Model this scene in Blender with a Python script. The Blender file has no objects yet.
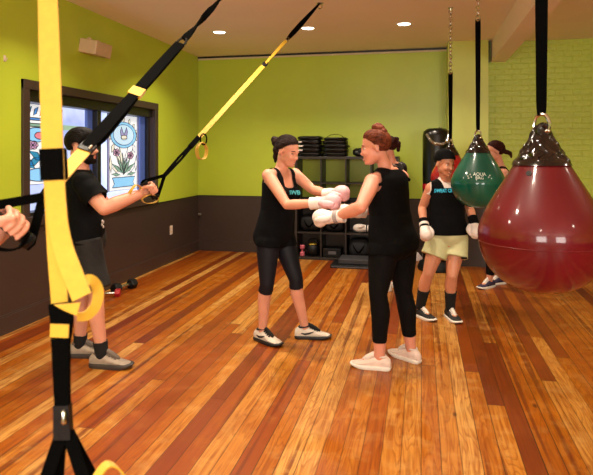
import bpy, bmesh, math, random
import numpy as np
from mathutils import Vector, Matrix

random.seed(7)
rng = np.random.default_rng(7)
SC = bpy.context.scene
COL = SC.collection
PI = math.pi

# ------------------------------------------------------------------ camera, world, exposure
CAM_H, FPX, HORIZ, YAW = 1.52, 570.0, 153.0, math.radians(12.4)
cam_data = bpy.data.cameras.new('camera')
cam = bpy.data.objects.new('camera', cam_data); COL.objects.link(cam)
cam.location = (0, 0, CAM_H)
cam.rotation_euler = (PI / 2, 0, YAW)
cam_data.sensor_width = 36.0
cam_data.lens = FPX / 593.0 * 36.0
cam_data.shift_y = -(237.5 - HORIZ) / 593.0
cam_data.clip_start = 0.05
cam_data.dof.use_dof = True
cam_data.dof.focus_distance = 4.6
cam_data.dof.aperture_fstop = 6.3
SC.camera = cam

SC.view_settings.view_transform = 'Standard'
SC.view_settings.look = 'None'
SC.view_settings.gamma = 1.0
SC.view_settings.exposure = -0.06
SC.view_settings.use_curve_mapping = False

world = bpy.data.worlds.new('world'); SC.world = world
world.use_nodes = True
wbg = world.node_tree.nodes['Background']
wbg.inputs['Color'].default_value = (1.0, 0.88, 0.74, 1)
wbg.inputs['Strength'].default_value = 0.14

def area_light(name, loc, target, sx, sy, power, color, spread=180):
    l = bpy.data.lights.new(name, 'AREA')
    l.shape = 'RECTANGLE'; l.size = sx; l.size_y = sy
    l.energy = power; l.color = color; l.spread = math.radians(spread)
    o = bpy.data.objects.new(name, l); COL.objects.link(o)
    o.location = loc
    d = Vector(target) - Vector(loc)
    o.rotation_euler = d.to_track_quat('-Z', 'Y').to_euler()
    return o
# street windows of the room, behind the camera
area_light('window_daylight_right', (2.6, -2.9, 1.9), (0.6, 6, 1.0), 1.6, 1.7, 150, (1.0, 0.93, 0.84))
area_light('window_daylight_left', (-0.6, -2.9, 1.9), (-0.6, 6, 1.0), 1.6, 1.7, 150, (1.0, 0.93, 0.84))
LAMP_POWER = 23.0
LAMP_COLOR = (1.0, 0.86, 0.68)

# ------------------------------------------------------------------ geometry of the place
FWD = Vector((-math.sin(YAW), math.cos(YAW), 0)); RGT = Vector((math.cos(YAW), math.sin(YAW), 0))
XL, YB, ZC = -3.42, 8.39, 3.024      # left wall, back wall, ceiling
YBR, YPIL = 8.13, 7.95               # brick wall and pillar faces
def P(px, py, d):
    """world point seen at (px, py) at distance d along the viewing direction"""
    return FWD * d + RGT * ((px - 296.5) / FPX * d) + Vector((0, 0, CAM_H + (HORIZ - py) / FPX * d))
def G(px, py):
    """floor point"""
    p = P(px, py, CAM_H * FPX / (py - HORIZ)); p.z = 0.0
    return p
def LW(px, py):
    """point (y, z) of the left wall"""
    d = XL / (FWD.x + RGT.x * (px - 296.5) / FPX)
    p = P(px, py, d)
    return p.y, p.z
def LWX(px, py, off):
    """the same on a plane set back from the left wall's face"""
    p = P(px, py, (XL + off) / (FWD.x + RGT.x * (px - 296.5) / FPX))
    return p.y, p.z

# ------------------------------------------------------------------ materials
def lin(c):
    return tuple((x / 255 / 12.92) if x / 255 <= 0.04045 else ((x / 255 + 0.055) / 1.055) ** 2.4 for x in c)
_M = {}
def pm(name, rgb, rough=0.55, metal=0.0, var=0.10, scale=12.0, bump=0.0, bscale=None, coat=0.0, spec=0.5, sss=0.0, stretch=None, sheen=0.0):
    """procedural principled material: noise-varied base colour, optional bump"""
    if name in _M: return _M[name]
    m = bpy.data.materials.new(name); m.use_nodes = True
    nt = m.node_tree; b = nt.nodes['Principled BSDF']
    c = lin(rgb)
    tc = nt.nodes.new('ShaderNodeTexCoord')
    vec = tc.outputs['Object']
    if stretch:
        mp = nt.nodes.new('ShaderNodeMapping'); mp.inputs['Scale'].default_value = stretch
        nt.links.new(vec, mp.inputs['Vector']); vec = mp.outputs['Vector']
    n = nt.nodes.new('ShaderNodeTexNoise'); n.inputs['Scale'].default_value = scale; n.inputs['Detail'].default_value = 4
    nt.links.new(vec, n.inputs['Vector'])
    r = nt.nodes.new('ShaderNodeValToRGB')
    r.color_ramp.elements[0].position = 0.3; r.color_ramp.elements[1].position = 0.7
    r.color_ramp.elements[0].color = (*[x * (1 - var) for x in c], 1)
    r.color_ramp.elements[1].color = (*[min(1, x * (1 + var)) for x in c], 1)
    nt.links.new(n.outputs['Fac'], r.inputs['Fac']); nt.links.new(r.outputs['Color'], b.inputs['Base Color'])
    b.inputs['Roughness'].default_value = rough; b.inputs['Metallic'].default_value = metal
    b.inputs['Coat Weight'].default_value = coat; b.inputs['Coat Roughness'].default_value = 0.08
    b.inputs['Specular IOR Level'].default_value = spec
    if sheen: b.inputs['Sheen Weight'].default_value = sheen
    if sss:
        b.inputs['Subsurface Weight'].default_value = sss
        b.inputs['Subsurface Radius'].default_value = (0.02, 0.007, 0.004)
        b.inputs['Subsurface Scale'].default_value = 0.6
    if bump:
        n2 = nt.nodes.new('ShaderNodeTexNoise'); n2.inputs['Scale'].default_value = bscale or scale * 4; n2.inputs['Detail'].default_value = 3
        nt.links.new(vec, n2.inputs['Vector'])
        bp = nt.nodes.new('ShaderNodeBump'); bp.inputs['Strength'].default_value = bump; bp.inputs['Distance'].default_value = 0.01
        nt.links.new(n2.outputs['Fac'], bp.inputs['Height']); nt.links.new(bp.outputs['Normal'], b.inputs['Normal'])
    _M[name] = m
    return m
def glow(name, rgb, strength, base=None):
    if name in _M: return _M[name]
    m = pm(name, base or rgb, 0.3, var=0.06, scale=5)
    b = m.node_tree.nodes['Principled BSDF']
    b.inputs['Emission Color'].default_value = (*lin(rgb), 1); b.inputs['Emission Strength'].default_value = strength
    return m

class NB:
    """tiny node-graph helper"""
    def __init__(s, m): s.nt = m.node_tree
    def n(s, t, **k):
        o = s.nt.nodes.new(t)
        for a, v in k.items(): setattr(o, a, v)
        return o
    def l(s, a, b): s.nt.links.new(a, b)
    def math(s, op, a, b=None, c=None):
        o = s.n('ShaderNodeMath', operation=op)
        for i, v in enumerate((a, b, c)):
            if v is None: continue
            if isinstance(v, (int, float)): o.inputs[i].default_value = v
            else: s.l(v, o.inputs[i])
        return o.outputs[0]
    def mix(s, fac, a, b, blend='MIX'):
        o = s.n('ShaderNodeMix', data_type='RGBA', blend_type=blend)
        if isinstance(fac, (int, float)): o.inputs[0].default_value = fac
        else: s.l(fac, o.inputs[0])
        for i, v in ((6, a), (7, b)):
            if isinstance(v, tuple): o.inputs[i].default_value = (*v[:3], 1)
            else: s.l(v, o.inputs[i])
        return o.outputs[2]
    def ramp(s, fac, stops, interp='LINEAR'):
        o = s.n('ShaderNodeValToRGB'); cr = o.color_ramp; cr.interpolation = interp
        while len(cr.elements) < len(stops): cr.elements.new(0.5)
        for e, (p, c) in zip(cr.elements, stops):
            e.position = p; e.color = (*c, 1)
        s.l(fac, o.inputs[0]); return o.outputs[0]

def floor_material():
    m = bpy.data.materials.new('pine_floorboards'); m.use_nodes = True
    g = NB(m); b = m.node_tree.nodes['Principled BSDF']
    tc = g.n('ShaderNodeTexCoord'); sp = g.n('ShaderNodeSeparateXYZ'); g.l(tc.outputs['Object'], sp.inputs[0])
    X, Y = sp.outputs[0], sp.outputs[1]
    W = 0.098
    u = g.math('DIVIDE', g.math('ADD', X, 10.0), W)
    idx = g.math('FLOOR', u); fr = g.math('FRACT', u)
    w1 = g.n('ShaderNodeTexWhiteNoise', noise_dimensions='1D'); g.l(idx, w1.inputs['W'])
    yy = g.math('DIVIDE', g.math('ADD', Y, g.math('MULTIPLY', w1.outputs['Value'], 9.0)), 5.6)
    seg = g.math('FLOOR', yy); fy = g.math('FRACT', yy)
    cv = g.n('ShaderNodeCombineXYZ'); g.l(idx, cv.inputs[0]); g.l(seg, cv.inputs[1])
    w2 = g.n('ShaderNodeTexWhiteNoise', noise_dimensions='2D'); g.l(cv.outputs[0], w2.inputs['Vector'])
    base = g.ramp(w2.outputs['Value'], [(0.0, lin((98, 36, 14))), (0.12, lin((128, 54, 22))), (0.28, lin((164, 84, 36))),
                                        (0.55, lin((182, 108, 48))), (0.82, lin((200, 134, 68))), (1.0, lin((220, 164, 96)))])
    # grain running along the board
    gv = g.n('ShaderNodeCombineXYZ')
    g.l(g.math('MULTIPLY', X, 34.0), gv.inputs[0]); g.l(g.math('MULTIPLY', Y, 1.3), gv.inputs[1])
    g.l(g.math('MULTIPLY', w2.outputs['Value'], 40.0), gv.inputs[2])
    gn = g.n('ShaderNodeTexNoise'); gn.inputs['Scale'].default_value = 1.6; gn.inputs['Detail'].default_value = 5; gn.inputs['Distortion'].default_value = 0.6
    g.l(gv.outputs[0], gn.inputs['Vector'])
    # cathedral figure: rings of a stretched noise field
    cvv = g.n('ShaderNodeCombineXYZ')
    g.l(g.math('MULTIPLY', X, 9.0), cvv.inputs[0]); g.l(g.math('MULTIPLY', Y, 0.9), cvv.inputs[1]); g.l(g.math('MULTIPLY', w2.outputs['Value'], 71.0), cvv.inputs[2])
    cn = g.n('ShaderNodeTexNoise'); cn.inputs['Scale'].default_value = 1.0; cn.inputs['Detail'].default_value = 2
    g.l(cvv.outputs[0], cn.inputs['Vector'])
    ring = g.math('FRACT', g.math('MULTIPLY', cn.outputs['Fac'], 16.0))
    ringm = g.ramp(ring, [(0.0, (0, 0, 0)), (0.55, (0.15,) * 3), (0.85, (1, 1, 1)), (1.0, (0, 0, 0))])
    col = g.mix(g.math('MULTIPLY', ringm, 0.52), base, lin((126, 58, 20)))
    gr = g.ramp(gn.outputs['Fac'], [(0.42, (0, 0, 0)), (0.66, (1, 1, 1))])
    col = g.mix(g.math('MULTIPLY', gr, 0.6), col, lin((140, 62, 22)))
    # dark heartwood streaks in some boards
    hs = g.n('ShaderNodeTexNoise'); hs.inputs['Scale'].default_value = 1.0; hs.inputs['Detail'].default_value = 2
    hv = g.n('ShaderNodeCombineXYZ'); g.l(g.math('MULTIPLY', X, 17.0), hv.inputs[0]); g.l(g.math('MULTIPLY', Y, 0.30), hv.inputs[1])
    g.l(hv.outputs[0], hs.inputs['Vector'])
    hm = g.ramp(hs.outputs['Fac'], [(0.585, (0, 0, 0)), (0.64, (1, 1, 1))])
    col = g.mix(g.math('MULTIPLY', hm, 0.72), col, lin((104, 38, 14)))
    # worn and scuffed blotches in the varnish
    bn = g.n('ShaderNodeTexNoise'); bn.inputs['Scale'].default_value = 8.0; bn.inputs['Detail'].default_value = 6; bn.inputs['Roughness'].default_value = 0.62
    g.l(tc.outputs['Object'], bn.inputs['Vector'])
    bm_ = g.ramp(bn.outputs['Fac'], [(0.50, (0, 0, 0)), (0.66, (1, 1, 1))])
    col = g.mix(g.math('MULTIPLY', g.math('MULTIPLY', bm_, w2.outputs['Value']), 0.36), col, lin((222, 176, 108)))
    bn2 = g.n('ShaderNodeTexNoise'); bn2.inputs['Scale'].default_value = 2.1; bn2.inputs['Detail'].default_value = 4
    mp = g.n('ShaderNodeMapping'); mp.inputs['Location'].default_value = (3.3, 8.1, 0); g.l(tc.outputs['Object'], mp.inputs[0]); g.l(mp.outputs[0], bn2.inputs['Vector'])
    bm2 = g.ramp(bn2.outputs['Fac'], [(0.52, (0, 0, 0)), (0.70, (1, 1, 1))])
    col = g.mix(g.math('MULTIPLY', bm2, 0.35), col, lin((140, 64, 24)))
    # knots
    vn = g.n('ShaderNodeTexVoronoi'); vn.inputs['Scale'].default_value = 1.0
    kv = g.n('ShaderNodeCombineXYZ'); g.l(g.math('MULTIPLY', X, 4.0), kv.inputs[0]); g.l(g.math('MULTIPLY', Y, 1.7), kv.inputs[1]); g.l(kv.outputs[0], vn.inputs['Vector'])
    km = g.ramp(vn.outputs['Distance'], [(0.0, (1, 1, 1)), (0.035, (1, 1, 1)), (0.07, (0, 0, 0))])
    col = g.mix(g.math('MULTIPLY', km, 0.8), col, lin((74, 30, 12)))
    # gaps between boards
    e = g.math('ABSOLUTE', g.math('SUBTRACT', fr, 0.5))
    gap = g.math('GREATER_THAN', e, 0.472)
    ey = g.math('LESS_THAN', fy, 0.0012)
    gap = g.math('MAXIMUM', gap, ey)
    gapv = g.math('MULTIPLY', gap, g.math('ADD', g.math('MULTIPLY', w1.outputs['Value'], 0.6), 0.35))
    col = g.mix(gapv, col, lin((44, 18, 8)))
    hsv = g.n('ShaderNodeHueSaturation'); hsv.inputs['Saturation'].default_value = 1.06; hsv.inputs['Value'].default_value = 0.76
    g.l(col, hsv.inputs['Color'])
    g.l(hsv.outputs[0], b.inputs['Base Color'])
    rr = g.math('ADD', g.math('MULTIPLY', bn.outputs['Fac'], 0.25), 0.28)
    g.l(rr, b.inputs['Roughness']); b.inputs['Specular IOR Level'].default_value = 0.35
    bp = g.n('ShaderNodeBump'); bp.inputs['Strength'].default_value = 0.35; bp.inputs['Distance'].default_value = 0.004
    h = g.math('SUBTRACT', g.math('MULTIPLY', gn.outputs['Fac'], 0.25), gap)
    g.l(h, bp.inputs['Height']); g.l(bp.outputs[0], b.inputs['Normal'])
    return m

def painted_brick():
    m = bpy.data.materials.new('green_painted_brick'); m.use_nodes = True
    g = NB(m); b = m.node_tree.nodes['Principled BSDF']
    tc = g.n('ShaderNodeTexCoord'); sp = g.n('ShaderNodeSeparateXYZ'); g.l(tc.outputs['Object'], sp.inputs[0])
    cv = g.n('ShaderNodeCombineXYZ'); g.l(sp.outputs[0], cv.inputs[0]); g.l(sp.outputs[2], cv.inputs[1])
    br = g.n('ShaderNodeTexBrick'); br.inputs['Scale'].default_value = 1.0
    br.inputs['Brick Width'].default_value = 0.215; br.inputs['Row Height'].default_value = 0.073; br.inputs['Mortar Size'].default_value = 0.009; br.inputs['Mortar Smooth'].default_value = 0.7
    dn = g.n('ShaderNodeTexNoise'); dn.inputs['Scale'].default_value = 9; g.l(tc.outputs['Object'], dn.inputs['Vector'])
    wv = g.n('ShaderNodeMix', data_type='VECTOR'); wv.inputs[0].default_value = 0.012; g.l(cv.outputs[0], wv.inputs[4]); g.l(dn.outputs['Color'], wv.inputs[5])
    g.l(wv.outputs[1], br.inputs['Vector'])
    n = g.n('ShaderNodeTexNoise'); n.inputs['Scale'].default_value = 22; n.inputs['Detail'].default_value = 5; g.l(tc.outputs['Object'], n.inputs['Vector'])
    c = g.ramp(n.outputs['Fac'], [(0.3, lin((180, 196, 58))), (0.7, lin((192, 208, 74)))])
    g.l(c, b.inputs['Base Color']); b.inputs['Roughness'].default_value = 0.45
    h = g.math('ADD', g.math('MULTIPLY', br.outputs['Fac'], -1.0), g.math('MULTIPLY', n.outputs['Fac'], 0.7))
    bp = g.n('ShaderNodeBump'); bp.inputs['Strength'].default_value = 0.42; bp.inputs['Distance'].default_value = 0.01
    g.l(h, bp.inputs['Height']); g.l(bp.outputs[0], b.inputs['Normal'])
    return m

M_FLOOR = floor_material()
M_BRICK = painted_brick()
M_GREEN = pm('lime_green_paint', (186, 204, 58), 0.36, var=0.04, scale=1.5, bump=0.05, bscale=60)
M_DARKP = pm('dark_brown_paint', (62, 48, 42), 0.38, var=0.08, scale=2, bump=0.05, bscale=50)
M_CEIL = pm('cream_ceiling_paint', (250, 234, 214), 0.8, var=0.02, scale=1)
M_CREAM = pm('cream_trim_paint', (214, 196, 160), 0.6, var=0.03)
M_BLACKF = pm('black_window_frame', (22, 18, 17), 0.4, var=0.1)
M_BROWNF = pm('brown_window_casing', (62, 47, 41), 0.45, var=0.1)

# ------------------------------------------------------------------ mesh helpers
class MB:
    """collects closed shapes into one mesh"""
    def __init__(s): s.v = []; s.f = []; s.mi = []; s.cur = 0
    def add(s, v, f):
        o = len(s.v); s.v += [tuple(map(float, p)) for p in v]
        s.f += [tuple(i + o for i in q) for q in f]; s.mi += [s.cur] * len(f)
    def box(s, a, b):
        x0, y0, z0 = a; x1, y1, z1 = b
        s.add([(x0, y0, z0), (x1, y0, z0), (x1, y1, z0), (x0, y1, z0), (x0, y0, z1), (x1, y0, z1), (x1, y1, z1), (x0, y1, z1)],
              [(0, 3, 2, 1), (4, 5, 6, 7), (0, 1, 5, 4), (1, 2, 6, 5), (2, 3, 7, 6), (3, 0, 4, 7)])
    def obox(s, c, ax, ay, az):
        c, ax, ay, az = map(Vector, (c, ax, ay, az))
        v = [c + ax * i + ay * j + az * k for k in (-1, 1) for (i, j) in ((-1, -1), (1, -1), (1, 1), (-1, 1))]
        s.add(v, [(0, 3, 2, 1), (4, 5, 6, 7), (0, 1, 5, 4), (1, 2, 6, 5), (2, 3, 7, 6), (3, 0, 4, 7)])
    def rings(s, R, cap=True, loop=False):
        n = len(R[0]); v = [p for r in R for p in r]; f = []
        m = len(R)
        for i in range(m if loop else m - 1):
            k = (i + 1) % m
            for j in range(n):
                f.append((i * n + j, i * n + (j + 1) % n, k * n + (j + 1) % n, k * n + j))
        if cap and not loop:
            f.append(tuple(range(n))[::-1]); f.append(tuple((m - 1) * n + j for j in range(n)))
        s.add(v, f)
    def tube(s, pts, r, n=10, loop=False, round_ends=False):
        pts = [Vector(p) for p in pts]; m = len(pts)
        rr = r if isinstance(r, (list, tuple, np.ndarray)) else [r] * m
        R = []; prev = None
        for i, p in enumerate(pts):
            if loop: t = (pts[(i + 1) % m] - pts[i - 1]).normalized()
            else: t = (pts[min(i + 1, m - 1)] - pts[max(i - 1, 0)]).normalized()
            if prev is None:
                a = Vector((0, 0, 1)) if abs(t.z) < 0.9 else Vector((1, 0, 0))
                u = t.cross(a).normalized()
            else: u = (prev - t * prev.dot(t)).normalized()
            prev = u; w = t.cross(u)
            ring = lambda c, q: [c + (u * math.cos(2 * PI * j / n) + w * math.sin(2 * PI * j / n)) * q for j in range(n)]
            if round_ends and not loop and i == 0:
                for a in (80, 55, 28): R.append(ring(p - t * rr[i] * math.sin(math.radians(a)), rr[i] * math.cos(math.radians(a))))
            R.append(ring(p, rr[i]))
            if round_ends and not loop and i == m - 1:
                for a in (28, 55, 80): R.append(ring(p + t * rr[i] * math.sin(math.radians(a)), rr[i] * math.cos(math.radians(a))))
        s.rings(R, loop=loop)
    def ribbon(s, pts, width, thick, side, loop=False):
        """flat webbing strap; side = direction across the strap (one vector or one per point)"""
        pts = [Vector(p) for p in pts]; m = len(pts); R = []
        for i, p in enumerate(pts):
            if loop: t = (pts[(i + 1) % m] - pts[i - 1]).normalized()
            else: t = (pts[min(i + 1, m - 1)] - pts[max(i - 1, 0)]).normalized()
            sd = Vector(side[i] if isinstance(side, list) else side)
            wv = (sd - t * sd.dot(t)).normalized(); nv = t.cross(wv)
            wd = width[i] if isinstance(width, list) else width
            a, b = wv * wd / 2, nv * thick / 2
            R.append([p - a - b, p + a - b, p + a + b, p - a + b])
        s.rings(R, loop=loop)
    def lathe(s, prof, c=(0, 0, 0), n=32, axis='z', sy=1.0):
        R = []
        for r, z in prof:
            R.append([(c[0] + r * math.cos(2 * PI * j / n), c[1] + sy * r * math.sin(2 * PI * j / n), c[2] + z) for j in range(n)])
        s.rings(R)
    def ell(s, c, ax, n=16, m=10, sq=1.0):
        """ellipsoid with centre c and axis vectors ax[0..2]"""
        c = np.array(c, float); A = np.array([list(a) for a in ax], float); R = []
        for i in range(m + 1):
            th = PI * (i + 0.02 if i == 0 else (i - 0.02 if i == m else i)) / m
            z = -math.cos(th); r = math.sin(th)
            z = math.copysign(abs(z) ** sq, z); r = r ** sq
            ring = []
            for j in range(n):
                q = 2 * PI * j / n
                cx, cy = math.cos(q), math.sin(q)
                cx = math.copysign(abs(cx) ** sq, cx); cy = math.copysign(abs(cy) ** sq, cy)
                ring.append(tuple(c + A[0] * r * cx + A[1] * r * cy + A[2] * z))
            R.append(ring)
        s.rings(R)
    def prism(s, poly, o, ex, ey, ez):
        """polygon (2D list) in the plane o + a*ex + b*ey, thickness ez"""
        o, ex, ey, ez = map(Vector, (o, ex, ey, ez)); n = len(poly)
        v = [o + ex * a + ey * b for a, b in poly] + [o + ex * a + ey * b + ez for a, b in poly]
        f = [tuple(range(n))[::-1], tuple(range(n, 2 * n))] + [(i, (i + 1) % n, n + (i + 1) % n, n + i) for i in range(n)]
        s.add(v, f)
    def build(s, name, mats, parent=None, smooth=True, angle=40, bevel=0.0, origin=None, subsurf=0):
        me = bpy.data.meshes.new(name)
        v = s.v
        off = Vector(origin) if origin is not None else Vector((0, 0, 0))
        base = off.copy()
        if parent is not None and origin is None: base = world_loc(parent)
        me.from_pydata([(a - base.x, b - base.y, c - base.z) for a, b, c in v], [], s.f)
        if not isinstance(mats, (list, tuple)): mats = [mats]
        for m in mats: me.materials.append(m)
        me.polygons.foreach_set('material_index', s.mi)
        bm = bmesh.new(); bm.from_mesh(me); bmesh.ops.recalc_face_normals(bm, faces=bm.faces); bm.to_mesh(me); bm.free()
        if smooth:
            me.polygons.foreach_set('use_smooth', [True] * len(me.polygons))
            try: me.set_sharp_from_angle(angle=math.radians(angle))
            except Exception: pass
        o = bpy.data.objects.new(name, me); COL.objects.link(o)
        if parent is not None:
            o.parent = parent
            o.location = base - world_loc(parent)
        else: o.location = base
        if bevel:
            md = o.modifiers.new('bevel', 'BEVEL'); md.width = bevel; md.segments = 2; md.limit_method = 'ANGLE'
        if subsurf:
            md = o.modifiers.new('subd', 'SUBSURF'); md.levels = subsurf; md.render_levels = subsurf
        return o
def world_loc(o):
    p = Vector(o.location)
    while o.parent is not None:
        o = o.parent; p = p + Vector(o.location)
    return p
def tag(o, label=None, cat=None, group=None, kind=None):
    if label: o['label'] = label
    if cat: o['category'] = cat
    if group: o['group'] = group
    if kind: o['kind'] = kind
    return o
def thing(name, label, cat, loc, group=None):
    o = bpy.data.objects.new(name, None); COL.objects.link(o); o.location = loc
    o.empty_display_size = 0.05
    return tag(o, label, cat, group)
def struct(mb, name, mats, label=None, **k):
    o = mb.build(name, mats, **k); o['kind'] = 'structure'
    if label: o['label'] = label
    return o
def spline(pts, n=8, loop=False):
    """Catmull-Rom through points"""
    pts = [Vector(p) for p in pts]; m = len(pts); out = []
    rngk = range(m if loop else m - 1)
    for i in rngk:
        p1, p2 = pts[i], pts[(i + 1) % m]
        p0 = pts[i - 1] if (loop or i > 0) else p1 * 2 - p2
        p3 = pts[(i + 2) % m] if (loop or i + 2 < m) else p2 * 2 - p1
        for k in range(n):
            t = k / n
            out.append(0.5 * ((2 * p1) + (p2 - p0) * t + (2 * p0 - 5 * p1 + 4 * p2 - p3) * t * t + (3 * p1 - p0 - 3 * p2 + p3) * t ** 3))
    if not loop: out.append(pts[-1])
    return out
def chain_mb(mb, a, b, link=0.034, wire=0.0032, wide=0.011):
    a, b = Vector(a), Vector(b); L = (b - a).length; n = max(2, int(round(L / (link * 0.78))))
    t = (b - a).normalized(); ref = Vector((1, 0, 0)) if abs(t.x) < 0.9 else Vector((0, 1, 0))
    u = t.cross(ref).normalized(); w = t.cross(u)
    for i in range(n):
        c = a + (b - a) * ((i + 0.5) / n); s_ = u if i % 2 else w
        pts = []
        for k in range(12):
            q = 2 * PI * k / 12
            pts.append(c + t * (link / 2) * math.cos(q) + s_ * wide * math.sin(q))
        mb.tube(pts, wire, n=6, loop=True)
def text_mesh(txt, size, name, mat, parent, origin, ex, ey, depth=0.001, bold=0.0):
    """lettering as real geometry: text converted to mesh, laid on the plane origin + ex, ey"""
    cu = bpy.data.curves.new(name, 'FONT'); cu.body = txt; cu.size = size; cu.align_x = 'CENTER'; cu.align_y = 'CENTER'
    cu.extrude = depth; cu.offset = bold; cu.resolution_u = 3
    t = bpy.data.objects.new(name, cu); COL.objects.link(t)
    dg = bpy.context.evaluated_depsgraph_get()
    me = bpy.data.meshes.new_from_object(t.evaluated_get(dg))
    bpy.data.objects.remove(t); bpy.data.curves.remove(cu)
    return me
# ------------------------------------------------------------------ the room shell
XR, YF = 4.9, -3.2
mb = MB(); mb.box((XL - 0.2, YF, -0.2), (XR + 0.2, YB + 0.2, 0)); struct(mb, 'floor', M_FLOOR, 'worn orange pine floorboards running away from the camera', smooth=False)
mb = MB(); mb.box((XL - 0.2, YF, ZC), (XR + 0.2, YB + 0.2, ZC + 0.2)); struct(mb, 'ceiling', M_CEIL, 'flat cream ceiling', smooth=False)
DADO = 0.862
# left wall with the window opening
wy0, wz1 = LW(21, 84); wy1, _ = LW(156.5, 105); wz0 = 0.90; wz1 = 2.17
mb = MB()
mb.cur = 0
mb.box((XL - 0.2, YF, DADO), (XL, wy0, ZC)); mb.box((XL - 0.2, wy1, DADO), (XL, YB + 0.2, ZC))
mb.box((XL - 0.2, wy0, wz1), (XL, wy1, ZC))
mb.cur = 1
mb.box((XL - 0.2, YF, 0), (XL, YB + 0.2, DADO)); mb.box((XL - 0.2, wy0, DADO), (XL, wy1, wz0))
struct(mb, 'wall_left', [M_GREEN, M_DARKP], 'left wall, lime green above a dark brown dado', smooth=False)
mb = MB()
mb.cur = 0; mb.box((XL - 0.2, YB, DADO), (1.0, YB + 0.2, ZC)); mb.cur = 1; mb.box((XL - 0.2, YB, 0), (1.0, YB + 0.2, DADO))
struct(mb, 'wall_back', [M_GREEN, M_DARKP], 'back wall, lime green above a dark brown dado', smooth=False)
mb = MB()
mb.cur = 0; mb.box((0.86, YBR, DADO), (XR + 0.2, YBR + 0.46, ZC)); mb.cur = 1; mb.box((0.86, YBR, 0), (XR + 0.2, YBR + 0.46, DADO))
struct(mb, 'wall_back_right', [M_BRICK, M_DARKP], 'green painted brick part of the back wall', smooth=False)
px0 = P(448, 100, YPIL / (FWD.y + RGT.y * (448 - 296.5) / FPX)).x; px1 = P(488.5, 100, YPIL / (FWD.y + RGT.y * (488.5 - 296.5) / FPX)).x
mb = MB()
mb.cur = 0; mb.box((px0, YPIL, DADO), (px1, YB + 0.1, ZC)); mb.cur = 1; mb.box((px0, YPIL, 0), (px1, YB + 0.1, DADO))
M_PALEG = pm('pale_lime_paint', (204, 212, 88), 0.4, var=0.04, scale=1.5)
struct(mb, 'pillar', [M_PALEG, M_DARKP], 'paler lime green pillar standing out from the back wall', smooth=False)
mb = MB(); mb.box((px1, YPIL + 0.06, 2.74), (px1 + 0.02, YBR + 0.02, ZC)); struct(mb, 'gap_shadow_strip', M_BLACKF, 'dark strip painted as the gap shadow between pillar and ceiling beam', smooth=False)  # black strip stands in for the shadow in the gap beside the pillar
mb = MB(); mb.box((0.912, YF, 2.75), (1.105, YBR + 0.02, ZC + 0.02)); struct(mb, 'ceiling_beam', M_CEIL, 'boxed cream beam running along the ceiling', smooth=False)
mb = MB(); mb.cur = 0; mb.box((XR, YF, DADO), (XR + 0.2, YB + 0.2, ZC)); mb.cur = 1; mb.box((XR, YF, 0), (XR + 0.2, YB + 0.2, DADO))
struct(mb, 'wall_right', [M_GREEN, M_DARKP], 'right wall beyond the picture', smooth=False)
# front wall with two wide street windows left open to daylight
mb = MB()
mb.box((XL - 0.2, YF - 0.2, 0), (XR + 0.2, YF, 0.9)); mb.box((XL - 0.2, YF - 0.2, 2.8), (XR + 0.2, YF, ZC))
for a, b in ((XL - 0.2, -1.6), (0.4, 1.6), (3.6, XR + 0.2)): mb.box((a, YF - 0.2, 0.9), (b, YF, 2.8))
struct(mb, 'wall_front', M_GREEN, 'front wall behind the camera', smooth=False)
# trims
mb = MB(); mb.box((XL, YF, 0), (XL + 0.018, YB, 0.15)); mb.box((XL, YF, 0.15), (XL + 0.012, YB, 0.163)); struct(mb, 'baseboard_left', M_DARKP, 'dark brown baseboard under the left wall', smooth=False)
mb = MB(); mb.box((XL, YB - 0.018, 0), (px0, YB, 0.15)); mb.box((XL, YB - 0.012, 0.15), (px0, YB, 0.163)); struct(mb, 'baseboard_back', M_DARKP, 'dark brown baseboard under the back wall', smooth=False)
mb = MB(); mb.box((XL, YB - 0.02, ZC - 0.03), (px0, YB, ZC - 0.004)); struct(mb, 'trim_1', M_BLACKF, 'thin black strip where back wall meets ceiling', smooth=False)
mb = MB(); mb.box((XL, YB - 0.012, ZC - 0.055), (px0, YB, ZC - 0.03)); struct(mb, 'trim_3', M_CREAM, 'thin cream strip under the black ceiling strip', smooth=False)
mb = MB(); mb.box((XL, YF, DADO - 0.012), (XL + 0.006, YB, DADO)); mb.box((XL, YB - 0.006, DADO - 0.012), (px0, YB, DADO)); struct(mb, 'trim_4', M_BLACKF, 'narrow dark line along the top of the dado', smooth=False)

# ------------------------------------------------------------------ window in the left wall
win = bpy.data.objects.new('window_1', None); COL.objects.link(win); win.location = (XL, (wy0 + wy1) / 2, wz0); win['kind'] = 'structure'
win['label'] = 'wide dark framed window in the left wall'
cw = 0.085
mb = MB()
mb.box((XL - 0.02, wy0, wz0 - 0.035), (XL + 0.028, wy0 + cw, wz1)); mb.box((XL - 0.02, wy1 - cw, wz0 - 0.035), (XL + 0.028, wy1, wz1))
mb.box((XL - 0.02, wy0, wz1 - cw), (XL + 0.03, wy1, wz1)); mb.box((XL - 0.02, wy0, wz0 - 0.035), (XL + 0.032, wy1, wz0 + 0.05))
mb.build('window_casing', M_BROWNF, win, smooth=False, bevel=0.004)
iy0, iy1, iz0, iz1 = wy0 + cw, wy1 - cw, wz0 + 0.05, wz1 - cw
mb = MB()
mb.box((XL - 0.19, wy0 - 0.001, wz0 - 0.002), (XL - 0.02, iy0, wz1 + 0.002)); mb.box((XL - 0.19, iy1, wz0 - 0.002), (XL - 0.02, wy1 + 0.001, wz1 + 0.002))
mb.box((XL - 0.19, iy0, iz1), (XL - 0.02, iy1, wz1 + 0.002)); mb.box((XL - 0.19, iy0, wz0 - 0.002), (XL - 0.02, iy1, iz0))
mb.build('jamb_lining', M_BROWNF, win, smooth=False)
ym = LWX(95, 120, -.11)[0]
mb = MB()
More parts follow.
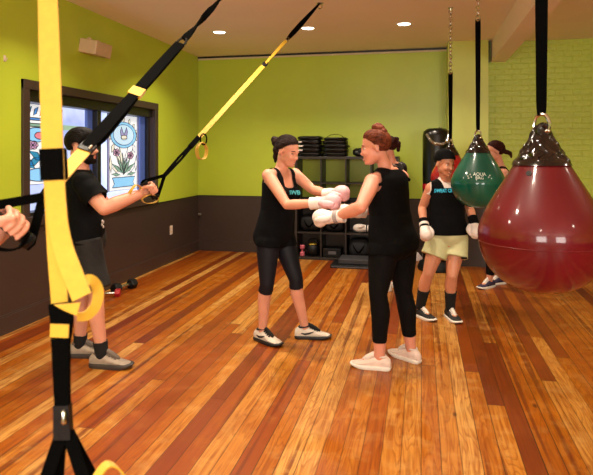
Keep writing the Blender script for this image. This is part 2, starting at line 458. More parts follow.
mb.box((XL - 0.17, iy0, iz1 - 0.10), (XL - 0.02, iy1, iz1)); mb.box((XL - 0.17, iy0, iz0), (XL - 0.02, iy1, iz0 + 0.03))
mb.box((XL - 0.17, iy0, iz0), (XL - 0.06, iy0 + 0.03, iz1)); mb.box((XL - 0.17, iy1 - 0.03, iz0), (XL - 0.06, iy1, iz1))
mb.build('sash_frame', M_BLACKF, win, smooth=False, bevel=0.003)
mb = MB(); mb.box((XL - 0.16, ym - 0.035, iz0), (XL - 0.055, ym + 0.035, iz1)); mb.build('mullion', M_BLACKF, win, smooth=False, bevel=0.003)
def window_glow():
    m = bpy.data.materials.new('daylight_pane'); m.use_nodes = True
    g = NB(m); b = m.node_tree.nodes['Principled BSDF']
    tc = g.n('ShaderNodeTexCoord')
    n = g.n('ShaderNodeTexNoise'); n.inputs['Scale'].default_value = 1.6; n.inputs['Detail'].default_value = 3; g.l(tc.outputs['Object'], n.inputs['Vector'])
    c = g.ramp(n.outputs['Fac'], [(0.35, lin((150, 165, 212))), (0.5, lin((196, 206, 238))), (0.62, lin((226, 230, 246)))])
    g.l(c, b.inputs['Emission Color']); b.inputs['Emission Strength'].default_value = 1.35
    b.inputs['Base Color'].default_value = (*lin((120, 130, 160)), 1); b.inputs['Roughness'].default_value = 0.12
    return m
M_PANE = window_glow()
for a, b in ((iy0 + 0.03, ym - 0.035), (ym + 0.035, iy1 - 0.03)):
    mb = MB(); mb.box((XL - 0.165, a, iz0 + 0.03), (XL - 0.155, b, iz1 - 0.10)); mb.build('pane', M_PANE, win, smooth=False)
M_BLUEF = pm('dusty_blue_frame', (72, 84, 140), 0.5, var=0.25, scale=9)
M_BLUEF2 = glow('blue_glow_frame', (70, 90, 150), 0.4)  # window brightness put into the opaque frames as their own glow, no lamp
mb = MB()
y1b = LWX(139.5, 120, -.12)[0]
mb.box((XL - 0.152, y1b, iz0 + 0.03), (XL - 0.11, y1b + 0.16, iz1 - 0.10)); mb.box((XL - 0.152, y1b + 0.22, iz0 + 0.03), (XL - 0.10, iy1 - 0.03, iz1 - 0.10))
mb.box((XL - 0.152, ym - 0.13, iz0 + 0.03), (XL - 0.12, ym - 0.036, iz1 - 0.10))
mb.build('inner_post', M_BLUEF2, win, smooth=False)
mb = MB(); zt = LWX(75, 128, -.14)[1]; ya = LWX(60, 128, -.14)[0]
mb.box((XL - 0.152, ya, zt - 0.03), (XL - 0.13, ym - 0.13, zt + 0.02)); mb.build('green_strip', glow('pale_green_bar', (150, 190, 170), 0.6), win, smooth=False)  # greenish strip glows by itself, its brightness put into the material
# stained glass panels standing in front of the panes
GL = lambda n, c, s=0.9: glow('glass_' + n, c, s)  # emission stands in for daylight coming through the glass
G_WHITE, G_CREAM, G_BLUE, G_SKY = GL('white', (214, 222, 232)), GL('cream', (206, 208, 196)), GL('cobalt', (64, 120, 190)), GL('sky', (120, 180, 226))
G_PINK, G_LEAF, G_TEAL, G_VIOLET, G_RED = GL('pink', (186, 150, 176)), GL('leaf', (112, 148, 136)), GL('teal', (40, 120, 160)), GL('violet', (128, 130, 176)), GL('rose', (190, 110, 130))
M_LEAD = pm('lead_came', (58, 62, 74), 0.5, metal=0.3, var=0.1)
GM = [G_WHITE, G_CREAM, G_BLUE, G_SKY, G_PINK, G_LEAF, G_TEAL, G_VIOLET, G_RED, GL('pale_sky', (168, 200, 226))]
def ellip(cx, cy, rx, ry, n=22, rot=0.0):
    c, s = math.cos(rot), math.sin(rot)
    return [(cx + rx * math.cos(2 * PI * i / n) * c - ry * math.sin(2 * PI * i / n) * s, cy + rx * math.cos(2 * PI * i / n) * s + ry * math.sin(2 * PI * i / n) * c) for i in range(n)]
def leaf(x0, y0, x1, y1, w):
    d = Vector((x1 - x0, y1 - y0)); n = Vector((-d.y, d.x)).normalized() * w; m = Vector((x0, y0)) + d * 0.45
    return [(x0, y0), (m.x + n.x, m.y + n.y), (x1, y1), (m.x - n.x, m.y - n.y)]
def glass_panel(y0, y1, z0, z1, label, style):
    W, H = y1 - y0, z1 - z0
    t = thing('stained_glass_panel', label, 'stained glass panel', (XL - 0.10, (y0 + y1) / 2, z0))
    o, ex, ey = Vector((XL - 0.10, y0, z0)), Vector((0, W, 0)), Vector((0, 0, H)); ez = Vector((1, 0, 0))
    sheet, lead = MB(), MB()
    lay = [0]
    def piece(poly, mi, line=True, layer=0):
        sheet.cur = mi
        sheet.prism(poly, o + ez * (0.0012 * layer), ex, ey, ez * 0.004)
        if line:
            pts = [o + ex * a + ey * b + ez * (0.0012 * layer + 0.004) for a, b in poly]
            lead.tube(pts, 0.0042, n=5, loop=True)
    R = lambda a, b, c, d: [(a, b), (c, b), (c, d), (a, d)]
    piece(R(0, 0, 1, 1), 0)
    if style == 0:
        piece(R(0, 0, 0.05, 1), 7, True, 1); piece(R(0.95, 0, 1, 1), 7, True, 1)
        for i in range(9):   # petals fanning out round the medallion
            a = PI * (i / 8) * 1.1 - 0.16
            c_, s_ = math.cos(a), math.sin(a)
            piece(leaf(0.5 + 0.40 * c_, 0.73 + 0.17 * s_, 0.5 + 0.47 * c_, 0.73 + 0.26 * s_, 0.035), 1, True, 1)
        piece(ellip(0.5, 0.735, 0.42, 0.175), 3, True, 2); piece(ellip(0.5, 0.735, 0.33, 0.138), 9, True, 3)
        piece([(0.42, 0.69), (0.38, 0.78), (0.42, 0.84), (0.46, 0.78), (0.5, 0.74), (0.54, 0.78), (0.58, 0.84), (0.62, 0.78), (0.58, 0.69)], 7, True, 4)
        piece(ellip(0.5, 0.70, 0.1, 0.03), 1, True, 5)
        for x0, y0, x1, y1 in ((0.5, 0.24, 0.2, 0.56), (0.5, 0.24, 0.8, 0.56), (0.5, 0.24, 0.36, 0.58), (0.5, 0.24, 0.64, 0.58), (0.1, 0.24, 0.08, 0.46), (0.9, 0.24, 0.92, 0.46), (0.12, 0.5, 0.2, 0.62), (0.88, 0.5, 0.8, 0.62), (0.14, 0.30, 0.4, 0.26), (0.86, 0.30, 0.6, 0.26)):
            piece(leaf(x0, y0, x1, y1, 0.045), 1 if (x0 + x1) < 1 else 0, True, 1)
        for (x, y) in ((0.27, 0.50), (0.72, 0.46)):
            for k in range(5):
                a = 2 * PI * k / 5
                piece(ellip(x + 0.055 * math.cos(a), y + 0.026 * math.sin(a), 0.055, 0.026, 10), 4, True, 2)
            piece(ellip(x, y, 0.03, 0.014, 8), 8, True, 3)
        for x0, y0, x1, y1, w in ((0.5, 0.2, 0.3, 0.44, 0.03), (0.5, 0.2, 0.72, 0.44, 0.03), (0.5, 0.2, 0.46, 0.5, 0.03), (0.48, 0.22, 0.12, 0.36, 0.03), (0.52, 0.22, 0.88, 0.36, 0.03), (0.5, 0.24, 0.58, 0.44, 0.025), (0.4, 0.2, 0.1, 0.22, 0.02), (0.6, 0.2, 0.9, 0.22, 0.02)):
            piece(leaf(x0, y0, x1, y1, w), 5, True, 2)
        piece([(0.14, 0.17), (0.86, 0.17), (0.8, 0.09), (0.86, 0.04), (0.14, 0.04), (0.2, 0.09)], 3, True, 3)
    else:
        piece(R(0, 0.80, 1, 0.83), 2, True, 1); piece(R(0, 0.72, 1, 0.76), 5, True, 1)
        for i in range(6):
            x = 0.1 + 0.16 * i
            piece(leaf(x, 0.86, x + 0.12, 0.97, 0.035), 2 if i % 2 else 6, True, 2)
        piece(ellip(0.36, 0.62, 0.30, 0.09), 3, True, 2); piece(ellip(0.42, 0.61, 0.13, 0.045), 8, True, 3)
        for k in range(6):
            a = 2 * PI * k / 6
            piece(ellip(0.25 + 0.07 * math.cos(a), 0.49 + 0.03 * math.sin(a), 0.065, 0.026, 10), 4, True, 2)
        for x0, y0, x1, y1 in ((0.1, 0.24, 0.5, 0.34), (0.5, 0.3, 0.15, 0.42), (0.3, 0.2, 0.05, 0.33), (0.55, 0.25, 0.8, 0.42), (0.6, 0.34, 0.9, 0.5), (0.45, 0.4, 0.62, 0.53)):
            piece(leaf(x0, y0, x1, y1, 0.05), 6, True, 2)
        piece(ellip(0.5, 0.12, 0.46, 0.085), 3, True, 2)
    sheet.build('glass_sheet', GM, t, smooth=False)
    lead.build('lead_lines', M_LEAD, t)
    fr = MB()
    for a, b, c, d in ((y0 - 0.012, z0 - 0.012, y0, z1 + 0.012), (y1, z0 - 0.012, y1 + 0.012, z1 + 0.012), (y0, z0 - 0.012, y1, z0), (y0, z1, y1, z1 + 0.012)):
        fr.box((XL - 0.108, a, b), (XL - 0.088, c, d))
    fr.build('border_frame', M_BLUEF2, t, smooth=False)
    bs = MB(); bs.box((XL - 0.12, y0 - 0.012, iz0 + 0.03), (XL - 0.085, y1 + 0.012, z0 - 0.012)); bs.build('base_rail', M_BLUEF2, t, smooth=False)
pz1 = iz1 - 0.11
glass_panel(LWX(107, 120, -.1)[0], LWX(138, 120, -.1)[0], LWX(120, 190, -.1)[1], pz1, 'stained glass panel with round medallion, lilies and blue bowl in right half of window', 0)
glass_panel(iy0 + 0.05, LWX(61, 120, -.1)[0], LWX(40, 184, -.1)[1], pz1, 'stained glass panel with blue leaves in left half of window behind the yellow strap', 1)

# ------------------------------------------------------------------ lamps in the ceiling
M_LENS = glow('lamp_lens', (255, 244, 224), 9.0)
M_RING = pm('white_lamp_trim', (236, 226, 210), 0.4, var=0.03)
def downlight(x, y, label, shown):
    t = thing('ceiling_light', label, 'ceiling light', (x, y, ZC), 'recessed ceiling lights')
    mb = MB()
    R = []
    for r, z in ((0.095, 0.0), (0.095, -0.006), (0.082, -0.008), (0.074, -0.003), (0.074, 0.0)):
        R.append([(x + r * math.cos(2 * PI * j / 28), y + r * math.sin(2 * PI * j / 28), ZC + z) for j in range(28)])
    mb.rings(R, loop=True, cap=False); mb.build('trim_ring', M_RING, t)
    mb = MB(); mb.lathe([(0.072, -0.001), (0.070, -0.0035), (0.03, -0.005), (0.001, -0.005)], (x, y, ZC), 24); mb.build('lens', M_LENS, t)
    l = bpy.data.lights.new('lamp', 'AREA'); l.shape = 'DISK'; l.size = 0.14; l.energy = LAMP_POWER; l.color = LAMP_COLOR; l.spread = math.radians(125)
    lo = bpy.data.objects.new('lamp', l); COL.objects.link(lo); lo.parent = t; lo.location = (0, 0, -0.012)
downlight(-2.46, 6.72, 'leftmost of the three round lights near the back wall', True)
downlight(-1.34, 6.73, 'middle round ceiling light beside the top of the yellow and black strap', True)
downlight(-0.20, 6.75, 'rightmost of the three round lights near the back wall', True)
for y in (4.3, 1.9, -0.6):
    for i, x in enumerate((-2.46, -1.34, -0.20)):
        downlight(x, y, 'round recessed light above the picture, row %s from the back, %s' % ({4.3: 'second', 1.9: 'third', -0.6: 'fourth'}[y], ('left', 'middle', 'right')[i]), False)
for y in (6.0, 3.4, 0.6):
    downlight(2.9, y, 'round recessed light right of the beam, %s' % {6.0: 'by the brick wall', 3.4: 'above the red bag', 0.6: 'behind the red bag'}[y], False)

# ------------------------------------------------------------------ things on the walls
fy, fz = LW(87, 48.5)
t = thing('emergency_light', 'beige boxy emergency light fixed high on the green left wall', 'emergency light', (XL, fy, fz - 0.08))
M_BEIGE = pm('beige_plastic', (206, 176, 140), 0.5, var=0.05)
mb = MB(); mb.obox((XL + 0.10, fy, fz - 0.005), (0.10, 0, -0.02), (0, 0.15, 0), (0.012, 0, 0.07)); mb.build('housing', M_BEIGE, t, smooth=False, bevel=0.012)
mb = MB(); mb.box((XL, fy - 0.13, fz - 0.055), (XL + 0.012, fy + 0.13, fz + 0.06)); mb.build('back_plate', M_BEIGE, t, smooth=False, bevel=0.004)
for s in (-1, 1):
    mb = MB(); mb.tube([(XL + 0.06, fy + s * 0.075, fz + 0.05), (XL + 0.06, fy + s * 0.075, fz + 0.07), (XL + 0.075, fy + s * 0.075, fz + 0.075)], [0.014, 0.02, 0.026], 12, round_ends=True); mb.build('lamp_head', M_BEIGE, t)
oy, oz = LW(171, 230)
t = thing('wall_outlet', 'white electrical outlet plate low on the dark left wall', 'outlet', (XL, oy, oz - 0.06))
M_WPL = pm('white_plastic', (226, 206, 190), 0.4, var=0.04)
mb = MB(); mb.box((XL, oy - 0.04, oz - 0.062), (XL + 0.008, oy + 0.04, oz + 0.062)); mb.build('cover_plate', M_WPL, t, smooth=False, bevel=0.003)
for s in (-1, 1):
    mb = MB(); mb.box((XL + 0.008, oy - 0.018, oz + s * 0.026 - 0.016), (XL + 0.011, oy + 0.018, oz + s * 0.026 + 0.016)); mb.build('socket', M_CREAM, t, smooth=False, bevel=0.002)
cp = P(200.5, 214.5, 8.85)
t = thing('corner_knob', 'small grey metal knob low on the dark corner of the walls', 'knob', (XL + 0.03, YB, cp.z))
mb = MB(); mb.tube([(XL + 0.035, YB, cp.z), (XL + 0.035, YB - 0.03, cp.z), (XL + 0.035, YB - 0.05, cp.z)], [0.022, 0.018, 0.022], 12, round_ends=True); mb.build('knob_body', pm('dull_metal', (150, 140, 128), 0.35, metal=0.7), t)
hy, hz = LW(4.5, 59)
t = thing('wall_hook', 'tiny pale hook on the green wall left of the window', 'hook', (XL, hy, hz))
mb = MB(); mb.box((XL, hy - 0.012, hz - 0.02), (XL + 0.006, hy + 0.012, hz + 0.03)); mb.tube([(XL + 0.004, hy, hz + 0.01), (XL + 0.02, hy, hz - 0.01), (XL + 0.03, hy, hz + 0.008)], 0.004, 8); mb.build('hook_body', M_WPL, t)
# ------------------------------------------------------------------ cube shelf and what is on it
M_SHELF = pm('black_brown_laminate', (38, 31, 28), 0.42, var=0.12, scale=6)
M_BLKR = pm('black_rubber', (10, 9, 10), 0.5, spec=.3, var=0.2, scale=30, bump=0.1)
M_BLKV = pm('black_vinyl', (7, 6, 7), 0.28, var=0.15, scale=20, bump=0.12, bscale=40)
M_BLKC = pm('black_cloth', (12, 11, 13), 0.85, var=0.2, scale=30, bump=0.15, bscale=200)
M_WHITE = pm('white_vinyl', (226, 214, 206), 0.4, var=0.05, bump=0.08, bscale=60)
M_GREY = pm('grey_foam', (84, 80, 84), 0.7, var=0.1)
M_STEEL = pm('polished_steel', (200, 196, 188), 0.22, metal=1.0, var=0.05)
M_YEL = pm('yellow_webbing', (204, 158, 34), 0.62, var=0.05, scale=60, bump=0.15, bscale=500, sheen=0.2)
M_BLKW = pm('black_webbing', (4, 4, 4), .85, spec=.03, var=.15, scale=80, bump=.2, bscale=500)
M_RED = pm('red_vinyl', (168, 22, 36), 0.35, var=0.08)
SD = 0.39
sx0 = -1.545 + 0.0; SWD = 1.47
_d = (YB - SD) / (FWD.y + RGT.y * (296.5 - 296.5) / FPX)
sx0 = P(295, 200, (YB - SD) / (FWD.y + RGT.y * (295 - 296.5) / FPX)).x
sy0, sy1 = YB - SD - 0.03, YB - 0.03
t = thing('cube_shelf', 'black brown cube shelf of four by four cubbies against the back wall', 'shelf', (sx0 + SWD / 2, (sy0 + sy1) / 2, 0))
TH = 0.036; cell = (SWD - 2 * TH - 3 * 0.018) / 4
SX = [sx0 + TH + i * (cell + 0.018) for i in range(4)]; SZ = [TH + i * (cell + 0.018) for i in range(4)]
for nm, bx in (('top_board', ((sx0, sy0, SWD - TH), (sx0 + SWD, sy1, SWD))), ('bottom_board', ((sx0, sy0, 0), (sx0 + SWD, sy1, TH))),
               ('side_panel', ((sx0, sy0, TH), (sx0 + TH, sy1, SWD - TH))), ('side_panel', ((sx0 + SWD - TH, sy0, TH), (sx0 + SWD, sy1, SWD - TH)))):
    mb = MB(); mb.box(*bx); mb.build(nm, M_SHELF, t, smooth=False, bevel=0.003)
for i in range(3):
    mb = MB(); x = SX[i] + cell; mb.box((x, sy0 + 0.004, TH), (x + 0.018, sy1, SWD - TH)); mb.build('upright_divider', M_SHELF, t, smooth=False)
for k in range(3):
    for i in range(4):
        mb = MB(); z = SZ[k] + cell; mb.box((SX[i], sy0 + 0.006, z), (SX[i] + cell, sy1, z + 0.018)); mb.build('shelf_board', M_SHELF, t, smooth=False)
# stacks of folded black bags on top of the shelf
def cell_x(px): return P(px, 150, (sy0 + 0.18) / (FWD.y + RGT.y * (px - 296.5) / FPX)).x
def folded_bag(cx, cy, z, w, d, h, label, tabs, seed):
    r = random.Random(seed)
    t = thing('folded_bag', label, 'bag', (cx, cy, z), 'stacked black bags on top of the shelf')
    mb = MB(); R = []
    for q in np.linspace(0, 1, 7):
        a = -1 + 2 * q; s_ = (1 - abs(a) ** 4 * 0.10) if 0 < q < 1 else 0.86
        ring = []
        for j in range(28):
            th = 2 * PI * j / 28; c_, n_ = math.cos(th), math.sin(th)
            e = 0.55
            ring.append((cx + w / 2 * s_ * math.copysign(abs(c_) ** e, c_) + r.uniform(-.003, .003), cy + d / 2 * s_ * math.copysign(abs(n_) ** e, n_), z + h * q))
        R.append(ring)
    mb.rings(R); mb.build('bag_body', M_BLKV, t)
    mb = MB(); mb.tube(spline([(cx - w * .3, cy - d / 2 - .001, z + h * .5), (cx - w * .1, cy - d / 2 - .012, z + h * .42), (cx + w * .12, cy - d / 2 - .012, z + h * .52), (cx + w * .32, cy - d / 2 - .001, z + h * .5)], 5), 0.006, 7); mb.build('carry_strap', M_BLKW, t)
    if tabs:
        mb = MB(); mb.box((cx - w * .43, cy - d / 2 - .008, z + h * .32), (cx - w * .24, cy - d / 2 + .02, z + h * .68)); o = mb.build('label_tab', M_WHITE, t, smooth=False); o['label'] = 'white label tab'
ORD = ['bottom', 'second from bottom', 'middle', 'second from top', 'top']
for si, (pxc, w) in enumerate(((310.5, 0.36), (336, 0.37))):
    z = SWD; cx = cell_x(pxc); n = 5
    for k in range(n):
        h = (0.062, 0.058, 0.06, 0.056, 0.058)[k] if si == 0 else (0.06, 0.06, 0.056, 0.056, 0.04)[k]
        folded_bag(cx + (0.008 * ((k * 7) % 3 - 1)), sy0 + 0.185, z, w * (1 - 0.02 * (k % 2)) * (0.92 if si and k == 4 else 1), 0.30, h,
                   'black folded bag, %s of the %s stack on the shelf' % (ORD[k], 'left' if si == 0 else 'right'), si == 0 and k in (1, 2, 3), k + 10 * si)
        z += h
    if si == 1:
        mbh = MB(); mbh.ribbon(spline([(cx - .15, sy0 + .1, z - .02), (cx - .06, sy0 + .08, z + .035), (cx + .06, sy0 + .08, z + .038), (cx + .15, sy0 + .1, z - .02)], 6), 0.03, 0.006, (0, 1, 0))
        top = [o for o in bpy.data.objects if o.get('label') == 'black folded bag, top of the right stack on the shelf'][0]
        mbh.build('handle', M_BLKW, top)
t = thing('focus_mitt', 'rounded black focus mitt lying on the shelf top beside a woman\'s face', 'focus mitt', (cell_x(359.5), sy0 + 0.16, SWD))
mb = MB(); cx = cell_x(359.5); mb.ell((cx, sy0 + .16, SWD + .062), ((.095, 0, 0), (0, .1, 0), (0, .02, .062)), 18, 12, 0.8); mb.build('pad', M_BLKV, t)
mb = MB(); mb.ell((cx + .02, sy0 + .10, SWD + .075), ((.05, 0, 0), (0, .05, 0), (0, 0, .045)), 14, 8); mb.build('target_bulge', M_BLKR, t)
mb = MB(); mb.ribbon(spline([(cx + .06, sy0 + .12, SWD + .02), (cx + .11, sy0 + .14, SWD + .05), (cx + .07, sy0 + .2, SWD + .08)], 5), .03, .004, (0, 0, 1)); mb.build('wrist_strap', M_BLKW, t)

def slab_gear(col, row, label, mark=True):
    x = SX[col] + cell / 2; z = SZ[row] + .003
    t = thing('training_pad', label, 'training pad', (x, sy0 + .17, z))
    mb = MB(); mb.box((x - .155, sy0 + .03, z), (x + .155, sy0 + .30, z + .055)); mb.build('pad_body', M_BLKV, t, smooth=False, bevel=0.015)
    if mark:
        for q, (a, b) in enumerate(((-.10, -.04), (-.03, .0), (.01, .07))):
            mb = MB(); mb.box((x + a, sy0 + .027, z + .02 + .004 * (q % 2)), (x + b, sy0 + .031, z + .036 + .003 * q)); o = mb.build('printed_mark', M_WHITE, t, smooth=False); o['label'] = 'white printed mark'
slab_gear(0, 2, 'flat black pad with white marks in the first cubby of the third row up')
slab_gear(1, 2, 'flat black pad with white marks in the second cubby of the third row up')
slab_gear(2, 2, 'flat black pad with white marks in the third cubby of the third row up')
def soft_bag(col, row, w, h, label, name='gym_bag', mat=None):
    x = SX[col] + cell / 2; z = SZ[row] + .003
    t = thing(name, label, 'bag', (x, sy0 + .2, z))
    mb = MB(); mb.ell((x, sy0 + .2, z + h / 2), ((w / 2, 0, 0), (0, .15, 0), (0, 0, h / 2)), 20, 12, 0.62); mb.build('bag_body', mat or M_BLKC, t)
    mb = MB(); mb.ribbon(spline([(x - w * .3, sy0 + .09, z + h * .8), (x - w * .2, sy0 + .04, z + h * .55), (x, sy0 + .03, z + h * .3), (x + w * .2, sy0 + .04, z + h * .55), (x + w * .3, sy0 + .09, z + h * .8)], 5), .022, .005, (0, -.3, 1)); mb.build('carry_strap', M_BLKW, t)
soft_bag(0, 1, .30, .24, 'black soft gym bag in the first cubby of the second row up')
soft_bag(1, 1, .28, .20, 'black soft gym bag in the second cubby of the second row up')
soft_bag(2, 0, .31, .27, 'bulky black gym bag on the bottom row of the shelf behind the mat', mat=pm('navy_black_cloth', (24, 24, 30), .8, bump=.15, bscale=150))
soft_bag(3, 0, .30, .24, 'black gym bag in the last cubby of the bottom row')
soft_bag(3, 2, .30, .22, 'black gym bag in the last cubby of the third row up')
# bottom row: kettlebell, pink dumbbell, small black box with a grey label
x = SX[0] + cell * .62; z = SZ[0] + .003
t = thing('kettlebell', 'dark kettlebell with a yellow ring in the bottom left cubby', 'kettlebell', (x, sy0 + .12, z))
mb = MB(); mb.lathe([(.05, 0), (.085, .03), (.1, .085), (.085, .14), (.05, .168), (.001, .172)], (x, sy0 + .13, z), 22); mb.build('ball', M_BLKR, t)
mb = MB(); mb.tube(spline([(x - .05, sy0 + .13, z + .15), (x - .062, sy0 + .13, z + .2), (x - .035, sy0 + .13, z + .235), (x + .035, sy0 + .13, z + .235), (x + .062, sy0 + .13, z + .2), (x + .05, sy0 + .13, z + .15)], 5), .014, 9); mb.build('handle', M_BLKR, t)
mb = MB(); mb.lathe([(.06, .160), (.064, .166), (.06, .174), (.03, .178), (.001, .178)], (x, sy0 + .13, z), 22); o = mb.build('colour_ring', pm('mustard_rubber', (190, 160, 50), .5), t); o['label'] = 'yellow ring'
x = SX[0] + cell * .18
t = thing('hand_weight', 'small pink hand weight standing at the left of the bottom left cubby', 'dumbbell', (x, sy0 + .08, z))
M_PINKR = pm('pink_rubber', (196, 96, 112), .45)
for q in (0, .10):
    mb = MB(); mb.lathe([(.03, q), (.036, q + .01), (.036, q + .045), (.03, q + .055)], (x, sy0 + .08, z), 8); mb.build('weight_head', M_PINKR, t, smooth=False)
mb = MB(); mb.lathe([(.015, .055), (.015, .10)], (x, sy0 + .08, z), 12); mb.build('grip', M_PINKR, t)
x = SX[1] + cell * .42
t = thing('gear_box', 'low black box with a grey label in the bottom second cubby', 'box', (x, sy0 + .15, z))
mb = MB(); mb.box((x - .13, sy0 + .05, z), (x + .13, sy0 + .3, z + .12)); mb.build('box_body', M_BLKR, t, smooth=False, bevel=.008)
mb = MB(); mb.box((x - .05, sy0 + .046, z + .04), (x + .06, sy0 + .05, z + .085)); o = mb.build('grey_label', M_GREY, t, smooth=False); o['label'] = 'grey label'
# white glove lying in the third cubby of the second row, black object behind
x = SX[2] + cell * .62; z = SZ[1] + .003
t = thing('boxing_glove', 'white spare boxing glove lying in the third cubby of the shelf', 'boxing glove', (x, sy0 + .13, z))
mb = MB(); mb.ell((x - .03, sy0 + .13, z + .06), ((.1, 0, 0), (0, .07, 0), (0, 0, .06)), 18, 12, .85); mb.build('mitt', M_WHITE, t)
mb = MB(); mb.ell((x - .02, sy0 + .08, z + .085), ((.055, 0, .01), (0, .03, 0), (0, 0, .028)), 14, 8); mb.build('thumb', M_WHITE, t)
mb = MB(); mb.tube([(x + .04, sy0 + .13, z + .058), (x + .12, sy0 + .13, z + .058)], [.05, .054], 18); mb.build('cuff', M_WHITE, t)
mb = MB(); mb.tube([(x + .06, sy0 + .13, z + .058), (x + .075, sy0 + .13, z + .058)], .056, 18); mb.build('cuff_band', M_BLKC, t)
# folded mat in front of the shelf
a = G(330, 268); b = G(368, 270)
t = thing('exercise_step', 'low black exercise platform on the floor in front of the shelf', 'exercise step', (a.x + .35, a.y + .2, 0))
mb = MB(); mb.box((a.x, a.y, 0), (a.x + .80, a.y + .42, .045)); mb.build('lower_deck', M_BLKR, t, smooth=False, bevel=.012)
mb = MB(); mb.box((a.x + .10, a.y + .06, .045), (a.x + .80, a.y + .38, .115)); mb.build('upper_deck', M_GREY if False else pm('charcoal_foam', (44, 42, 46), .6), t, smooth=False, bevel=.012)
mb = MB(); mb.box((a.x + .02, a.y - .004, .012), (a.x + .78, a.y + .004, .026)); mb.build('edge_strip', M_GREY, t, smooth=False)
# unidentified white thing by the wall, shaped as a crumpled towel
gp = G(416.5, 260)
t = thing('towel', 'small crumpled white towel on the floor near the back wall', 'towel', (gp.x, gp.y, 0))
mb = MB(); R = []
for q in np.linspace(0, 1, 7):
    rr = (1 - q ** 2 * .75)
    R.append([(gp.x + .075 * rr * math.cos(2 * PI * j / 20) * (1 + .15 * math.sin(3 * j + 4 * q)), gp.y + .075 * rr * math.sin(2 * PI * j / 20) * (1 + .12 * math.cos(5 * j)), .11 * q + .004 * math.sin(j * 2.1)* (q>0)) for j in range(20)])
mb.rings(R); mb.build('cloth_body', pm('white_terry', (222, 206, 206), .9, bump=.3, bscale=200), t)

# ------------------------------------------------------------------ dumbbells by the left wall
def dumbbell(c, d, L, r, label, mat, hexa=True):
    c = Vector(c); d = Vector(d).normalized()
    t = thing('dumbbell', label, 'dumbbell', (c.x, c.y, 0))
    n = 6 if hexa else 20
    def seg(a, b, rad, nn, ph=0):
        mb = MB(); s_ = d.cross(Vector((0, 0, 1))); R = []
        for q, rr in ((a, rad * .85), (a + (b - a) * .15, rad), (a + (b - a) * .85, rad), (b, rad * .85)):
            R.append([c + d * q + (s_ * math.cos(2 * PI * (j + ph) / nn) + Vector((0, 0, 1)) * math.sin(2 * PI * (j + ph) / nn)) * rr for j in range(nn)])
        mb.rings(R); return mb
    for s in (-1, 1):
        o = seg(s * L * .24, s * L * .5, r, n).build('weight_head', mat, t, smooth=not hexa)
    seg(-L * .26, L * .26, r * .32, 14).build('grip', M_STEEL, t)
hr = .058
a = G(126, 290.5)
dumbbell((a.x - .02, a.y, hr * .866), (.25, 1, 0), .33, hr, 'black hex dumbbell with a steel grip lying by the left baseboard', M_BLKR)
a = G(113, 297.5)
dumbbell((a.x - .05, a.y + .02, .045 * .866), (.9, .35, 0), .22, .045, 'red dumbbell on the floor behind the man\'s calf', M_RED)

# ------------------------------------------------------------------ hanging bags
def bag_vinyl(name, rgb, rgb2):
    m = bpy.data.materials.new(name); m.use_nodes = True
    g = NB(m); b = m.node_tree.nodes['Principled BSDF']
    tc = g.n('ShaderNodeTexCoord')
    n = g.n('ShaderNodeTexNoise'); n.inputs['Scale'].default_value = 2.5; n.inputs['Detail'].default_value = 2; g.l(tc.outputs['Object'], n.inputs['Vector'])
    c = g.ramp(n.outputs['Fac'], [(0.35, lin(rgb)), (0.65, lin(rgb2))]); g.l(c, b.inputs['Base Color'])
    b.inputs['Roughness'].default_value = 0.4; b.inputs['Specular IOR Level'].default_value = 0.2; b.inputs['Coat Weight'].default_value = 0.7; b.inputs['Coat Roughness'].default_value = 0.09
    n2 = g.n('ShaderNodeTexNoise'); n2.inputs['Scale'].default_value = 6; g.l(tc.outputs['Object'], n2.inputs['Vector'])
    bp = g.n('ShaderNodeBump'); bp.inputs['Strength'].default_value = 0.10; bp.inputs['Distance'].default_value = 0.02; g.l(n2.outputs['Fac'], bp.inputs['Height']); g.l(bp.outputs[0], b.inputs['Normal'])
    return m
M_BAGRED = bag_vinyl('oxblood_vinyl', (84, 4, 15), (102, 8, 22))
M_BAGGRN = bag_vinyl('emerald_vinyl', (0, 58, 45), (0, 92, 70))
M_BAGRED2 = bag_vinyl('scarlet_vinyl', (160, 22, 24), (170, 28, 28))
BAGPROF = [(-.955, .02), (-.945, .16), (-.915, .33), (-.85, .51), (-.74, .68), (-.58, .83), (-.36, .94), (-.12, .995), (.04, .998), (.2, .955), (.38, .875), (.56, .775), (.74, .67), (.92, .56), (1.06, .475), (1.18, .40), (1.2, .36)]
